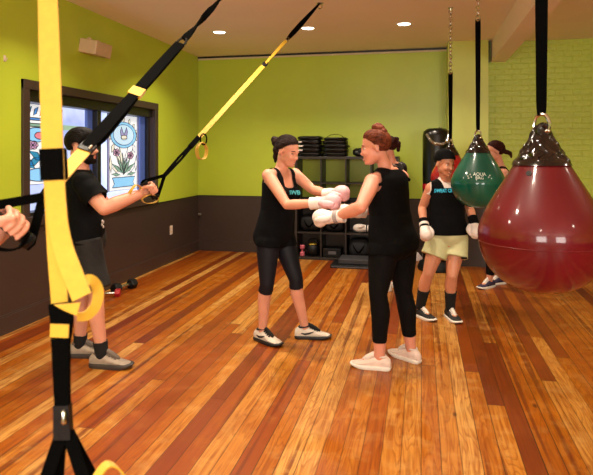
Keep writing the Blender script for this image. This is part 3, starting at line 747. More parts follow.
def water_bag(c, R, label, mat, lean=0.0, seam=True, words=None):
    c = Vector(c)
    t = thing('water_bag', label, 'punching bag', (c.x, c.y, c.z - R * .955))
    mb = MB(); prof = [(r * R, z * R) for z, r in BAGPROF]
    # refine
    zz = [p[1] for p in prof]; rr = [p[0] for p in prof]; fine = []
    for i in range(len(prof) - 1):
        for k in range(4):
            f = k / 4
            p0 = max(i - 1, 0); p3 = min(i + 2, len(prof) - 1)
            cr = lambda a0, a1, a2, a3: .5 * (2 * a1 + (a2 - a0) * f + (2 * a0 - 5 * a1 + 4 * a2 - a3) * f * f + (3 * a1 - a0 - 3 * a2 + a3) * f ** 3)
            fine.append((cr(rr[p0], rr[i], rr[i + 1], rr[p3]), cr(zz[p0], zz[i], zz[i + 1], zz[p3])))
    fine.append(prof[-1])
    mb.lathe(fine, c, 64); mb.build('bladder', mat, t)
    if seam:
        mb = MB(); z0 = -.13; R_ = [(c.x + (R * .996) * math.cos(2 * PI * j / 64), c.y + R * .996 * math.sin(2 * PI * j / 64), c.z + z0 * R) for j in range(64)]
        mb.tube(R_, R * .008, 6, loop=True); mb.build('seam', mat, t)
    # wrinkled black cap gathered to an eyelet tab
    mb = MB(); RR = []; n = 64; K = 22
    for i in range(K + 1):
        q = i / K; z = 1.12 + .66 * q
        w = np.interp(q, [0, .1, .35, .65, .85, 1], [.465, .42, .325, .215, .165, .11]); d = np.interp(q, [0, .1, .35, .65, .85, 1], [.465, .42, .28, .13, .07, .05])
        ring = []
        for j in range(n):
            a = 2 * PI * j / n
            wr = 1 + (.06 * math.sin(9 * a + 9 * q) + .06 * math.sin(5 * a - 17 * q + 1) + .05 * math.sin(13 * a + 26 * q)) * min(1, q * 4) * (1 - .7 * q)
            p = Vector((math.cos(a) * w * wr, math.sin(a) * d * wr, z)) * R
            v = RGT * p.x + FWD * p.y + Vector((0, 0, p.z)); ring.append(c + v)
        RR.append(ring)
    mb.rings(RR); mb.build('cap', pm('glossy_black_vinyl', (9, 6, 6), .16, var=.15, coat=.4), t)
    mb = MB(); e = c + Vector((0, 0, 1.68 * R)); pts = [e + RGT * (.085 * R * math.cos(2 * PI * k / 20)) + Vector((0, 0, .10 * R * math.sin(2 * PI * k / 20))) - FWD * .055 * R for k in range(20)]
    mb.tube(pts, .045 * R, 8, loop=True); mb.build('eyelet', _M['glossy_black_vinyl'], t)
    # filler plug on the shoulder
    ang = math.radians(226); zq = 1.0; rq = np.interp(zq, [p[0] for p in BAGPROF], [p[1] for p in BAGPROF])
    pp = c + RGT * (rq * R * math.cos(ang)) + FWD * (rq * R * math.sin(ang)) + Vector((0, 0, zq * R))
    nrm = (RGT * math.cos(ang) + FWD * math.sin(ang) + Vector((0, 0, .6))).normalized()
    mb = MB(); mb.tube([pp - nrm * .01, pp + nrm * R * .012], R * .045, 14); mb.build('filler_plug', M_BLKR, t)
    # steel shackle through the eyelet
    e2 = c + Vector((0, 0, 1.70 * R)); mb = MB()
    sh = [e2 - FWD * .13 * R + RGT * .0 - Vector((0, 0, .03 * R)), e2 - FWD * .15 * R + Vector((0, 0, .12 * R)), e2 - FWD * .10 * R + Vector((0, 0, .30 * R)), e2 + Vector((0, 0, .36 * R)), e2 + FWD * .10 * R + Vector((0, 0, .30 * R)), e2 + FWD * .15 * R + Vector((0, 0, .12 * R)), e2 + FWD * .13 * R - Vector((0, 0, .03 * R))]
    rot = lambda v: v
    # the bow is turned half way so that it shows from the front
    def tw(p):
        q = p - e2; f = q.dot(FWD); return e2 + FWD * (f * .75) - RGT * (f * .55) + Vector((0, 0, q.z * .72))
    mb.tube(spline([tw(p) for p in sh], 6), .03 * R, 8, round_ends=True)
    mb.tube([tw(sh[0]) , tw(sh[-1])], .036 * R, 8, round_ends=True)
    mb.ell(tw(sh[-1]), ((.06 * R, 0, 0), (0, .06 * R, 0), (0, 0, .06 * R)), 10, 8); mb.build('shackle', M_STEEL, t)
    if words:
        for txt, zz_, size, nm in words:
            me = text_mesh(txt, size * R, 'printed_words', None, t, None, None, None)
            lift = .012 * R
            for v in me.vertices:
                ang = (v.co.x / (R * .98)) + words_ang; z = zz_ * R + v.co.y
                r_ = np.interp(z / R, [p[0] for p in BAGPROF], [p[1] for p in BAGPROF]) * R + .003 + v.co.z
                w_ = RGT * (r_ * math.sin(ang)) - FWD * (r_ * math.cos(ang)) + Vector((0, 0, z + .955 * R)); v.co = w_
            me.materials.append(pm('silver_print', (200, 206, 196), .4))
            o = bpy.data.objects.new('printed_words', me); COL.objects.link(o); o.parent = t; o['label'] = 'pale printed lettering'
        mb = MB()
        for sx, sz in ((-.44, .27), (-.36, .33), (.40, .30), (-.30, .24), (-.4, .2), (.34, .24)):
            ang = sx + words_ang; rq = np.interp(sz, [p[0] for p in BAGPROF], [p[1] for p in BAGPROF]) * R + .002
            cc = c + RGT * (rq * math.sin(ang)) - FWD * (rq * math.cos(ang)) + Vector((0, 0, sz * R))
            ex = RGT * math.cos(ang) + FWD * math.sin(ang); ez = ex.cross(Vector((0, 0, 1)))
            pts = [((.036 if k % 2 == 0 else .016) * R * math.sin(PI * k / 5), (.036 if k % 2 == 0 else .016) * R * math.cos(PI * k / 5)) for k in range(10)]
            mb.prism(pts, cc, ex, Vector((0, 0, 1)), ez * .003)
        mb.build('printed_stars', pm('silver_print', (200, 206, 196), .4), t, smooth=False)
    return t, e2 + Vector((0, 0, .235 * R))
words_ang = -0.25
def hanger(top_of_bag, label, width, strap_top=None, chain_len=0.35, twist=0.0, hookname='ceiling_hook', cx=0.0):
    p = Vector(top_of_bag)
    t = thing('hanging_strap', label, 'strap', (p.x, p.y, p.z))
    zt = ZC - 0.05
    s0 = p.z + 0.0; s1 = zt - chain_len
    sd = RGT * math.cos(twist) + FWD * math.sin(twist)
    mb = MB()
    mb.ribbon([p + Vector((0, 0, 0)) - FWD * .002, p + Vector((0, 0, .05)) - FWD * .004, Vector((p.x, p.y, (s0 + s1) / 2)) - FWD * .006, Vector((p.x, p.y, s1 - .05)) - FWD * .004, Vector((p.x, p.y, s1))], [width * .62, width * .7, width * .85, width, width], .004, sd)
    mb.ribbon([p + FWD * .002, p + Vector((0, 0, .05)) + FWD * .006, Vector((p.x, p.y, (s0 + s1) / 2)) + FWD * .006, Vector((p.x, p.y, s1 - .05)) + FWD * .006, Vector((p.x, p.y, s1))], [width * .62, width * .7, width * .85, width, width], .004, sd)
    mb.build('webbing', M_BLKW, t)
    mb = MB(); chain_mb(mb, (p.x, p.y, s1 - .01), (p.x, p.y, zt + .02), link=.05, wire=.0052, wide=.016); mb.build('chain', M_STEEL, t)
    mb = MB(); mb.tube([(p.x + .016 * math.sin(2 * PI * k / 14), p.y, s1 + .012 + .024 * math.cos(2 * PI * k / 14)) for k in range(14)], .004, 6, loop=True); mb.build('carabiner', M_STEEL, t)
    mb = MB(); mb.lathe([(.03, .05), (.03, .046), (.012, .04), (.008, .02)], (p.x, p.y, zt), 14); mb.tube([(p.x + .018 * math.sin(2 * PI * k / 14), p.y, zt + .012 + .018 * math.cos(2 * PI * k / 14)) for k in range(14)], .004, 6, loop=True); mb.build(hookname, M_STEEL, t)
    return t
RB = .265; cb = P(541.5, 233.5, 2.48)
t, tp = water_bag(cb, RB, 'big dark red teardrop water bag hanging in the right foreground', M_BAGRED)
hanger(tp, 'black strap that carries the big dark red bag', .055, twist=-.25)
RG = .221; cg = P(478, 182.5, 4.75)
t, tp = water_bag(cg, RG, 'emerald green teardrop water bag with white lettering hanging beyond the red one', M_BAGGRN, seam=False, words=[('AQUA', .34, .17, 'a'), ('BAG', .21, .15, 'b')])
hanger(tp, 'black strap that carries the green bag', .042, chain_len=.34, twist=-.3)
RS = .20; cs = P(450.5, 177, 5.9)
t, tp = water_bag(cs, RS, 'scarlet water bag half hidden behind the smiling person in the black cap', M_BAGRED2, seam=False)
hanger(tp, 'thin black strap with a long chain that carries the scarlet bag', .045, chain_len=.62, twist=-.3)
# tall black heavy bag standing at the back with a chain draped over it
hb = P(436.5, 250, 7.45); hb.z = 0
t = thing('heavy_bag', 'tall black heavy bag with a silver chain draped over its top by the back wall', 'punching bag', hb)
ztop = P(436, 128, 7.45).z
mb = MB(); mb.lathe([(.17, .12), (.178, .16), (.178, ztop - .10), (.165, ztop - .045), (.12, ztop - .01), (.001, ztop)], hb, 32); mb.build('bag_body', M_BLKV, t)
mb = MB(); mb.lathe([(.24, 0), (.245, .03), (.22, .10), (.17, .13), (.001, .13)], hb, 32); mb.build('base', M_BLKR, t)
mb = MB()
arc = spline([hb + RGT * -.15 - FWD * .13 + Vector((0, 0, ztop - .10)), hb + RGT * -.09 - FWD * .168 + Vector((0, 0, ztop - .19)), hb - FWD * .19 + Vector((0, 0, ztop - .215)), hb + RGT * .09 - FWD * .168 + Vector((0, 0, ztop - .18)), hb + RGT * .13 - FWD * .135 + Vector((0, 0, ztop - .09)), hb + RGT * .02 - FWD * .05 + Vector((0, 0, ztop + .004))], 8)
for i in range(len(arc) - 1): chain_mb(mb, arc[i], arc[i + 1], link=.05, wire=.005, wide=.014) if i % 2 == 0 else None
arc2 = [hb + RGT * .14 - FWD * .13 + Vector((0, 0, ztop - .10)), hb + RGT * .17 - FWD * .13 + Vector((0, 0, ztop - .30))]
chain_mb(mb, arc2[0], arc2[1], link=.05, wire=.005, wide=.014)
mb.build('chain', M_STEEL, t)
mb = MB(); mb.lathe([(.1795, 1.05), (.181, 1.06), (.181, 1.11), (.1795, 1.12)], hb, 32); mb.build('band', M_RED, t)
# ------------------------------------------------------------------ people
def skin_mat(name, rgb, rgb2):
    m = pm(name, rgb, .48, var=.07, scale=9, bump=.03, bscale=120, sss=.12)
    return m
SK_FAIR = skin_mat('fair_skin', (216, 150, 124), None)
SK_ROSY = skin_mat('rosy_skin', (218, 146, 122), None)
SK_TAN = skin_mat('tan_skin', (206, 138, 106), None)
HAIR_DK = pm('dark_brown_hair', (34, 19, 15), .65, spec=.14, var=.55, scale=60, bump=.6, bscale=90, stretch=(.25, 1, 1))
HAIR_RD = pm('auburn_hair', (104, 50, 30), .65, spec=.14, var=.6, scale=60, bump=.6, bscale=90, stretch=(.25, 1, 1))
HAIR_BK = pm('black_hair', (15, 11, 11), .65, spec=.14, var=.5, scale=60, bump=.6, bscale=90, stretch=(.25, 1, 1))
HAIR_DR = pm('dark_red_hair', (50, 20, 16), .65, spec=.14, var=.5, scale=60, bump=.6, bscale=90, stretch=(.25, 1, 1))
CL_BLACK = pm('black_jersey', (6, 6, 8), .85, var=.2, scale=20, bump=.2, bscale=90, spec=.12)
CL_NAVY = pm('navy_leggings', (10, 11, 22), .65, var=.15, scale=20, bump=.1, bscale=90, spec=.3)
CL_LEGG = pm('black_leggings', (7, 5, 6), .8, var=.15, scale=20, bump=.1, bscale=90, spec=.15)
CL_SHORT = pm('patterned_black_shorts', (15, 11, 11), .8, var=.6, scale=26, bump=.25, bscale=60)
CL_SAGE = pm('pale_sage_shorts', (196, 194, 146), .75, var=.06, scale=8, bump=.3, bscale=30)
CL_WHITE = pm('white_cotton', (228, 214, 206), .85, var=.05, bump=.2, bscale=90)
EYE_W = pm('eye_white', (226, 214, 206), .25, var=.02); EYE_D = pm('eye_dark', (34, 20, 16), .2, var=.1)
LIP = pm('lip_skin', (176, 84, 78), .4, var=.06); TEETH = pm('teeth', (232, 224, 212), .3, var=.03)
GL_PINK = pm('pink_leather', (232, 176, 182), .42, var=.08, scale=12, bump=.25, bscale=25)
GL_WHITE = pm('white_leather', (230, 216, 210), .42, var=.05, scale=12, bump=.25, bscale=25)
SOCK = pm('black_sock', (11, 10, 11), .9, bump=.2, bscale=200)

def nv(v): v = np.array(v, float); return v / np.linalg.norm(v)
class Fig:
    def __init__(s, root):
        s.root = np.array(root, float); s.mb = MB(); s.chains = []; s.torso_def = None; s.head_def = None
    def limb(s, label, pts, radii, n=16, reg=True, flat=None):
        pts = [np.array(p, float) - s.root for p in pts]
        sp = [np.array(p) for p in spline([tuple(p) for p in pts], 5)] if len(pts) > 2 else [pts[0] + (pts[1] - pts[0]) * q for q in np.linspace(0, 1, 6)]
        tt = np.linspace(0, len(pts) - 1, len(sp)); rr = np.interp(tt, np.arange(len(radii)), radii) if len(radii) == len(pts) else np.interp(np.linspace(0, 1, len(sp)), np.linspace(0, 1, len(radii)), radii)
        s.mb.tube([tuple(p) for p in sp], list(rr), n, round_ends=True)
        if reg: s.chains.append((label, np.array(sp), np.array(rr)))
    def ball(s, c, ax, n=18, m=12):
        s.mb.ell(np.array(c, float) - s.root, ax, n, m)
    def torso(s, pelvis, neck, hipR, hipL, shR, shL, spec, bend=(0, 0, 0), n=28):
        """spec rows: (t along spine, half width, front depth, back depth)"""
        p, q = np.array(pelvis, float) - s.root, np.array(neck, float) - s.root
        rl, ru = nv(np.array(hipR, float) - hipL), nv(np.array(shR, float) - shL)
        up = nv(q - p); L = np.linalg.norm(q - p); R = []; info = []
        for t, w, df, db in spec:
            a = min(max(t, 0), 1); a = a * a * (3 - 2 * a)
            rt = nv(rl * (1 - a) + ru * a); rt = nv(rt - up * rt.dot(up)); fw = np.cross(up, rt)
            c = p + up * L * t + np.array(bend) * 4 * max(0, min(1, t)) * (1 - max(0, min(1, t)))
            ring = []
            for j in range(n):
                g = 2 * PI * j / n; cx, cy = math.cos(g), math.sin(g); e = .86
                cx = math.copysign(abs(cx) ** e, cx); cy = math.copysign(abs(cy) ** e, cy)
                ring.append(tuple(c + rt * w * cx + fw * (df if cy > 0 else db) * cy))
            R.append(ring); info.append((t, c, rt, fw, w, df, db))
        s.mb.rings(R); s.torso_def = (p, up, L, info)
    def tframe(s, t):
        info = s.torso_def[3]; T = [i[0] for i in info]
        f = lambda k: np.array([np.interp(t, T, [i[k][d] for i in info]) for d in range(3)])
        return f(1), nv(f(2)), nv(f(3))
    def tp(s, t, x, y):
        """world point in torso coordinates"""
        c, r, f = s.tframe(t); return c + r * x + f * y + s.root
    def head(s, c, face, up, k=1.0, jaw=1.0):
        c = np.array(c, float) - s.root; f = nv(face); u = np.array(up, float); u = nv(u - f * u.dot(f)); r = np.cross(f, u)
        s.head_def = (c, f, u, r, k)
        pt = lambda a, b, d: c + (f * a + u * b + r * d) * k
        el = lambda a, b, d, rf, ru, rr, n=18, m=12, tilt=0: s.mb.ell(pt(a, b, d), (r * rr * k, (f * math.cos(tilt) + u * math.sin(tilt)) * rf * k, (u * math.cos(tilt) - f * math.sin(tilt)) * ru * k), n, m)
        el(-.012, .034, 0, .097, .082, .074)
        el(.034, -.03, 0, .060, .080, .058)
        el(.048, -.082, 0, .040 * jaw, .034, .042 * jaw)
        el(.0, -.05, 0, .06, .05, .058 * jaw)
        el(.080, .018, 0, .014, .012, .042)                 # brow
        for q in (-1, 1): el(.066, -.032, q * .034, .024, .02, .022)   # cheekbones
        el(.098, -.032, 0, .017, .012, .014); el(.090, -.012, 0, .010, .026, .0095, tilt=-.25)   # nose
        el(.082, -.066, 0, .014, .012, .024)                # mouth mound
        el(.078, -.098, 0, .018, .014, .02)                 # chin
        for q in (-1, 1): el(-.012, -.012, q * .075, .019, .031, .009, tilt=-.2)
        s.hpt = lambda a, b, d: tuple(pt(a, b, d) + s.root)
    def hand_grip(s, W, C, axis, thumb=1, k=1.0):
        """a fist closed round a bar of centre C along axis, coming from wrist W"""
        W, C, a = np.array(W, float), np.array(C, float), nv(axis)
        e1 = C - W; e1 = nv(e1 - a * e1.dot(a)); e2 = np.cross(a, e1)
        if e2[2] < 0: e2 = -e2
        P_ = lambda x, y, z: C + e1 * x * k + e2 * y * k + a * z * k
        # palm
        s.limb('hand', [W, P_(-.045, .026, 0), P_(-.008, .036, 0)], [.027 * k, .030 * k, .026 * k])
        for i in range(4):
            z = (i - 1.5) * .0222; kk = (.92, 1.0, .98, .85)[i]
            s.limb('hand', [P_(-.045, .026, z * .7), P_(-.002, .036, z)], [.012 * k, .0105 * k], n=10)
            s.limb('hand', [P_(-.002, .036, z), P_(.034 * kk, .024, z), P_(.038 * kk, -.010, z * .97), P_(.014, -.034 * kk, z * .94), P_(-.012, -.026, z * .92)], [.0104 * k, .0096 * k, .0092 * k, .0086 * k, .0076 * k], n=10)
        zt = thumb
        s.limb('hand', [P_(-.058, .018, .026 * zt), P_(-.03, .0, .044 * zt), P_(.0, -.026, .040 * zt), P_(.022, -.036, .022 * zt)], [.015 * k, .013 * k, .0115 * k, .009 * k], n=10)
    def build(s, name, mat, label, cat='person', voxel=.0075, smooth=4):
        me = bpy.data.meshes.new(name); me.from_pydata(s.mb.v, [], s.mb.f)
        bm = bmesh.new(); bm.from_mesh(me); bmesh.ops.recalc_face_normals(bm, faces=bm.faces); bm.to_mesh(me); bm.free()
        tmp = bpy.data.objects.new('tmp', me); COL.objects.link(tmp)
        md = tmp.modifiers.new('r', 'REMESH'); md.mode = 'VOXEL'; md.voxel_size = voxel
        ms = tmp.modifiers.new('s', 'SMOOTH'); ms.factor = .5; ms.iterations = smooth
        out = bpy.data.meshes.new_from_object(tmp.evaluated_get(bpy.context.evaluated_depsgraph_get()))
        bpy.data.objects.remove(tmp); bpy.data.meshes.remove(me)
        # keep only the outer skin (drop inner shells left by overlaps)
        bm = bmesh.new(); bm.from_mesh(out); bm.verts.ensure_lookup_table()
        seen = set(); comps = []
        for v in bm.verts:
            if v.index in seen: continue
            st = [v]; seen.add(v.index); comp = []
            while st:
                w = st.pop(); comp.append(w)
                for e in w.link_edges:
                    x = e.other_vert(w)
                    if x.index not in seen: seen.add(x.index); st.append(x)
            comps.append(comp)
        comps.sort(key=len, reverse=True)
        for c in comps[1:]: bmesh.ops.delete(bm, geom=c, context='VERTS')
        bm.to_mesh(out); bm.free()
        out.name = name; out.materials.clear(); out.materials.append(mat)
        out.polygons.foreach_set('use_smooth', [True] * len(out.polygons))
        o = bpy.data.objects.new(name, out); COL.objects.link(o); o.location = tuple(s.root)
        s.o = tag(o, label, cat)
        n = len(out.vertices); V = np.zeros(n * 3); out.vertices.foreach_get('co', V); s.V = V.reshape(-1, 3)
        N = np.zeros(n * 3); out.vertices.foreach_get('normal', N); s.N = N.reshape(-1, 3)
        s.F = [tuple(p.vertices) for p in out.polygons]
        s.classify(); return o
    def classify(s):
        V = s.V; names = []; D = []; T = []
        for lab, pts, rr in s.chains:
            best = np.full(len(V), 9.); bt = np.zeros(len(V)); m = len(pts) - 1
            for i in range(m):
                a, b = pts[i], pts[i + 1]; ab = b - a; q = np.clip(((V - a) @ ab) / max(ab @ ab, 1e-9), 0, 1)
                d = np.linalg.norm(V - (a + q[:, None] * ab), axis=1) - (rr[i] + (rr[i + 1] - rr[i]) * q)
                k = d < best; best[k] = d[k]; bt[k] = (i + q[k]) / m
            names.append(lab); D.append(best); T.append(bt)
        if s.torso_def:
            p, up, L, info = s.torso_def; t = ((V - p) @ up) / L; Tt = [i[0] for i in info]
            I = lambda k: np.stack([np.interp(t, Tt, [i[k][d] for i in info]) for d in range(3)], 1)
            J = lambda k: np.interp(t, Tt, [i[k] for i in info])
            c, r, f = I(1), I(2), I(3); x = ((V - c) * r).sum(1); y = ((V - c) * f).sum(1)
            w, df, db = J(4), J(5), J(6); dp = np.where(y > 0, df, db)
            nrm = np.sqrt((x / w) ** 2 + (y / dp) ** 2); d = (nrm - 1) * np.minimum(w, dp)
            d = d + np.where(t > Tt[-1], (t - Tt[-1]) * L, 0) + np.where(t < Tt[0], (Tt[0] - t) * L, 0)
            names.append('torso'); D.append(d); T.append(t); s.tt, s.tx, s.ty = t, x, y
        if s.head_def:
            c, f, u, r, k = s.head_def; W = (V - c) / k
            s.hf, s.hu, s.hr = W @ f, W @ u, W @ r
            d = np.minimum(np.sqrt(((s.hf + .012) / .097) ** 2 + ((s.hu - .034) / .082) ** 2 + (s.hr / .074) ** 2) - 1, np.sqrt(((s.hf - .034) / .065) ** 2 + ((s.hu + .04) / .085) ** 2 + (s.hr / .062) ** 2) - 1) * .07
            names.append('head'); D.append(d - .004); T.append(np.zeros(len(V)))
        D = np.array(D); s.lab = np.array(names)[D.argmin(0)]; s.par = np.array(T)[D.argmin(0), np.arange(len(V))]
        s.dist = {nm: D[i] for i, nm in enumerate(names)}
    def cloth(s, name, pred, disp, mat, thick=.004, relax=2, label=None, noise=0.0, seed=0, vec=None, bsm=4):
        """a garment grown from the body surface: the faces where pred holds, lifted by disp"""
        disp = np.broadcast_to(np.array(disp, float), (len(s.V),))
        fs = [f for f in s.F if all(pred[i] for i in f)]
        used = sorted({i for f in fs for i in f}); mp = {v: k for k, v in enumerate(used)}
        if not used: print('EMPTY', name); return None
        U = np.array(used); co = s.V[U] + s.N[U] * disp[U][:, None]
        if vec is not None: co = co + vec[U]
        if noise:
            ph = seed * 1.7
            nz = np.sin(co[:, 2] * 38 + 3 * np.sin(co[:, 0] * 17 + ph) + co[:, 1] * 13) * .6 + np.sin(co[:, 0] * 29 - co[:, 2] * 21 + ph) * .4
            co = co + s.N[U] * (nz * noise)[:, None]
        F2 = [tuple(mp[i] for i in f) for f in fs]
        E = {}
        nb = [set() for _ in used]
        for f in F2:
            for a, b in zip(f, f[1:] + f[:1]):
                nb[a].add(b); nb[b].add(a); E[(min(a, b), max(a, b))] = E.get((min(a, b), max(a, b)), 0) + 1
        bd = [set() for _ in used]
        for (a, b), k in E.items():
            if k == 1: bd[a].add(b); bd[b].add(a)
        B = [i for i in range(len(used)) if bd[i]]
        for _ in range(bsm):
            new = co.copy()
            for i in B: new[i] = co[i] * .4 + np.mean([co[j] for j in bd[i]], 0) * .6
            co = new
        if relax:
            mx = max(len(x) for x in nb); idx = np.zeros((len(used), mx), int); cnt = np.zeros(len(used))
            for i, x in enumerate(nb):
                l = list(x); idx[i, :len(l)] = l; idx[i, len(l):] = i; cnt[i] = len(l)
            isb = np.zeros(len(used), bool); isb[B] = True
            for _ in range(relax):
                sm = (co[idx].sum(1) - co * (mx - cnt)[:, None]) / cnt[:, None]
                co = np.where(isb[:, None], co, co * .5 + sm * .5)
        me = bpy.data.meshes.new(name); me.from_pydata([tuple(c) for c in co], [], F2); me.materials.append(mat)
        me.polygons.foreach_set('use_smooth', [True] * len(me.polygons))
        o = bpy.data.objects.new(name, me); COL.objects.link(o); o.parent = s.o
        if thick:
            md = o.modifiers.new('thickness', 'SOLIDIFY'); md.thickness = thick; md.offset = 1
        if label: o['label'] = label
        return o
    def part(s, mb, name, mat, label=None, parent=None, **k):
        o = mb.build(name, mat, parent or s.o, **k)
        if label: o['label'] = label
        return o
    def melt(s, mb, name, mat, voxel=.008, smooth=4, label=None, parent=None):
        """merge overlapping closed shapes (world coordinates) into one smooth child mesh"""
        par = parent or s.o; base = np.array(world_loc(par))
        me = bpy.data.meshes.new(name); me.from_pydata([tuple(np.array(v) - base) for v in mb.v], [], mb.f)
        bm = bmesh.new(); bm.from_mesh(me); bmesh.ops.recalc_face_normals(bm, faces=bm.faces); bm.to_mesh(me); bm.free()
        tmp = bpy.data.objects.new('tmp', me); COL.objects.link(tmp)
        md = tmp.modifiers.new('r', 'REMESH'); md.mode = 'VOXEL'; md.voxel_size = voxel
        ms = tmp.modifiers.new('s', 'SMOOTH'); ms.factor = .5; ms.iterations = smooth
        out = bpy.data.meshes.new_from_object(tmp.evaluated_get(bpy.context.evaluated_depsgraph_get()))
        bpy.data.objects.remove(tmp); bpy.data.meshes.remove(me)
        out.name = name; out.materials.clear(); out.materials.append(mat)
        out.polygons.foreach_set('use_smooth', [True] * len(out.polygons))
        o = bpy.data.objects.new(name, out); COL.objects.link(o); o.parent = par
        if label: o['label'] = label
        return o
    def face(s, brow=HAIR_DK, smile=False, closed=False):
        c, f, u, r, k = s.head_def
        for q in (-1, 1):
            mb = MB(); mb.cur = 0
            cc = np.array(s.hpt(.0695, .0005, q * .031))
            mb.ell(cc, (r * .0125 * k, f * .0125 * k, u * (.0035 if closed else .0066) * k), 12, 8); mb.cur = 1
            mb.ell(cc + f * .0085 * k, (r * .0068 * k, f * .0055 * k, u * (.0025 if closed else .0062) * k), 10, 6)
            mb.build('eye', [EYE_D if closed else EYE_W, EYE_D], s.o)
            mb = MB(); mb.tube([s.hpt(.086, .018, q * .012), s.hpt(.086, .0235, q * .03), s.hpt(.070, .019, q * .048)], [.003 * k, .004 * k, .0022 * k], 8, round_ends=True); mb.build('eyebrow', brow, s.o)
        mb = MB(); w = .026 if smile else .021; cu = .006 if smile else .001
        mb.tube([s.hpt(.084 - .012, -.068 + cu, -w), s.hpt(.095, -.0685, 0), s.hpt(.084 - .012, -.068 + cu, w)], [.003 * k, .0055 * k, .003 * k], 8, round_ends=True)
        mb.tube([s.hpt(.084 - .013, -.070 + cu, -w * .9), s.hpt(.093, -.078, 0), s.hpt(.084 - .013, -.070 + cu, w * .9)], [.003 * k, .006 * k, .003 * k], 8, round_ends=True)
        mb.build('lips', LIP, s.o)
        if smile:
            mb = MB(); mb.tube([s.hpt(.079, -.0715 + cu * .8, -w * .7), s.hpt(.0965, -.0732, 0), s.hpt(.079, -.0715 + cu * .8, w * .7)], [.002 * k, .0035 * k, .002 * k], 8, round_ends=True); mb.build('teeth', TEETH, s.o)
    def hairline(s, line_f=(-.10, -.06, -.02, .005, .03, .06, .1), line_u=(-.080, -.066, -.024, .020, .034, .064, .086)):
        h = np.interp(s.hf, line_f, line_u)
        return (s.lab == 'head') & (s.hu > h) & ~((np.abs(s.hr) > .078) & (s.hu < .02)), np.clip((s.hu - h) / .035, .05, 1)
    def shoe(s, ankle, direction, mats, k=1.0, laces=True, name='shoe', label=None, z0=0.0, stripe=None, sole_th=.026):
        """trainer: padded upper on a separate sole, with tongue and laces"""
        A = np.array(ankle, float); d = np.array([direction[0], direction[1], 0.0]); d = nv(d); sd = np.array([d[1], -d[0], 0.0])
        mu, ms_, ml = mats
        O = np.array([A[0], A[1], z0])
        prof = [(-.082, .014, .050), (-.076, .026, .074), (-.055, .034, .092), (-.025, .036, .098), (.01, .037, .098), (.04, .040, .088), (.075, .044, .072), (.11, .047, .058), (.145, .046, .047), (.175, .039, .040), (.195, .027, .034), (.203, .012, .028)]
        mb = MB(); R = []
        for f, w, h in prof:
            ring = []
            for j in range(20):
                a = 2 * PI * j / 20; cx, cz = math.cos(a), math.sin(a)
                z = sole_th * .8 + (h - sole_th * .8) * (.5 + .5 * cz) if cz > -.5 else sole_th * .8
                wd = w * math.copysign(abs(cx) ** .7, cx) * (1 - .25 * max(0, cz))
                ring.append(tuple(O + d * f * k + sd * wd * k + np.array([0, 0, z * k])))
            R.append(ring)
        mb.rings(R); up = mb.build(name, mu, s.o)
        if label: up['label'] = label
        mb = MB(); R = []
        for q in np.linspace(0, 1, 5):
            g = (.96, 1.0, 1.03, 1.03, .97)[int(round(q * 4))]; ring = []
            outline = [(f, w * 1.08 + .002) for f, w, h in prof]
            ol = [(f, w) for f, w in outline] + [(f, -w) for f, w in outline[::-1]]
            for f, w in ol:
                spring = max(0, (f - .12)) ** 2 * 2.0
                ring.append(tuple(O + d * (f * g + .002) * k + sd * w * g * k + np.array([0, 0, (q * sole_th + spring * (1 - .5 * q)) * k])))
            R.append(ring)
        mb.rings(R); mb.build('sole', ms_, up)
        mb = MB(); mb.tube([tuple(O + d * f * k + np.array([0, 0, z * k])) for f, z in ((.025, .112), (.045, .1), (.08, .078), (.11, .062))], [.012 * k, .017 * k, .018 * k, .012 * k], 10, round_ends=True); mb.build('tongue', ml, up)
        if laces:
            mb = MB()
            for f, z in ((.045, .098), (.062, .090), (.079, .081), (.096, .072)):
                for q in (-1, 1): mb.tube([tuple(O + d * (f - q * .004) * k + sd * x * k + np.array([0, 0, (zz) * k])) for x, zz in ((-.026, z - .012), (0, z + .004), (.026, z - .012))], .0032 * k, 6)
            mb.build('laces', ml, up)
        mb = MB(); mb.tube([tuple(O + d * (.0 + .040 * math.cos(2 * PI * j / 20) - .008) * k + sd * .032 * math.sin(2 * PI * j / 20) * k + np.array([0, 0, (.096 + .006 * math.cos(2 * PI * j / 20)) * k])) for j in range(20)], .0075 * k, 8, loop=True); mb.build('collar', ml if stripe is None else stripe, up)
        if stripe is not None:
            for q in (-1, 1):
                mb = MB(); pts = [(-.03, .05), (.0, .042), (.035, .05), (.07, .064)]
                mb.ribbon([tuple(O + d * f * k + sd * q * (np.interp(f, [p[0] for p in prof], [p[1] for p in prof]) * 1.0 + .001) * k + np.array([0, 0, z * k])) for f, z in pts], [.006 * k, .014 * k, .013 * k, .005 * k], .003, (0, 0, 1)); mb.build('side_stripe', stripe, up)
        return up
    def sock(s, label, t0, mat=SOCK):
        pred = (s.lab == label) & (s.par > t0)
        return s.cloth('sock', pred, .006, mat, thick=.003, relax=1)
    def glove(s, W, direction, palm_up, mat, cuffmat, k=1.0, fist_up=None, thumb=1, label=None, trim=None, cuff_len=.085):
        """boxing glove over the fist: cuff, mitt, thumb"""
        W = np.array(W, float); d = nv(direction); u = np.array(palm_up, float); u = nv(u - d * u.dot(d)); r = np.cross(d, u)
        mb = MB(); c = W + d * .085 * k
        mb.ell(W + d * .075 * k, (r * .052 * k, d * .075 * k, u * .048 * k), 18, 12)
        mb.ell(W + d * .12 * k + u * .006 * k, (r * .060 * k, d * .070 * k, u * .058 * k), 20, 14)
        mb.ell(W + d * .135 * k - u * .026 * k, (r * .055 * k, d * .045 * k, u * .040 * k), 18, 12)
        o = s.melt(mb, 'boxing_glove', mat, voxel=.008, smooth=5, label=label)
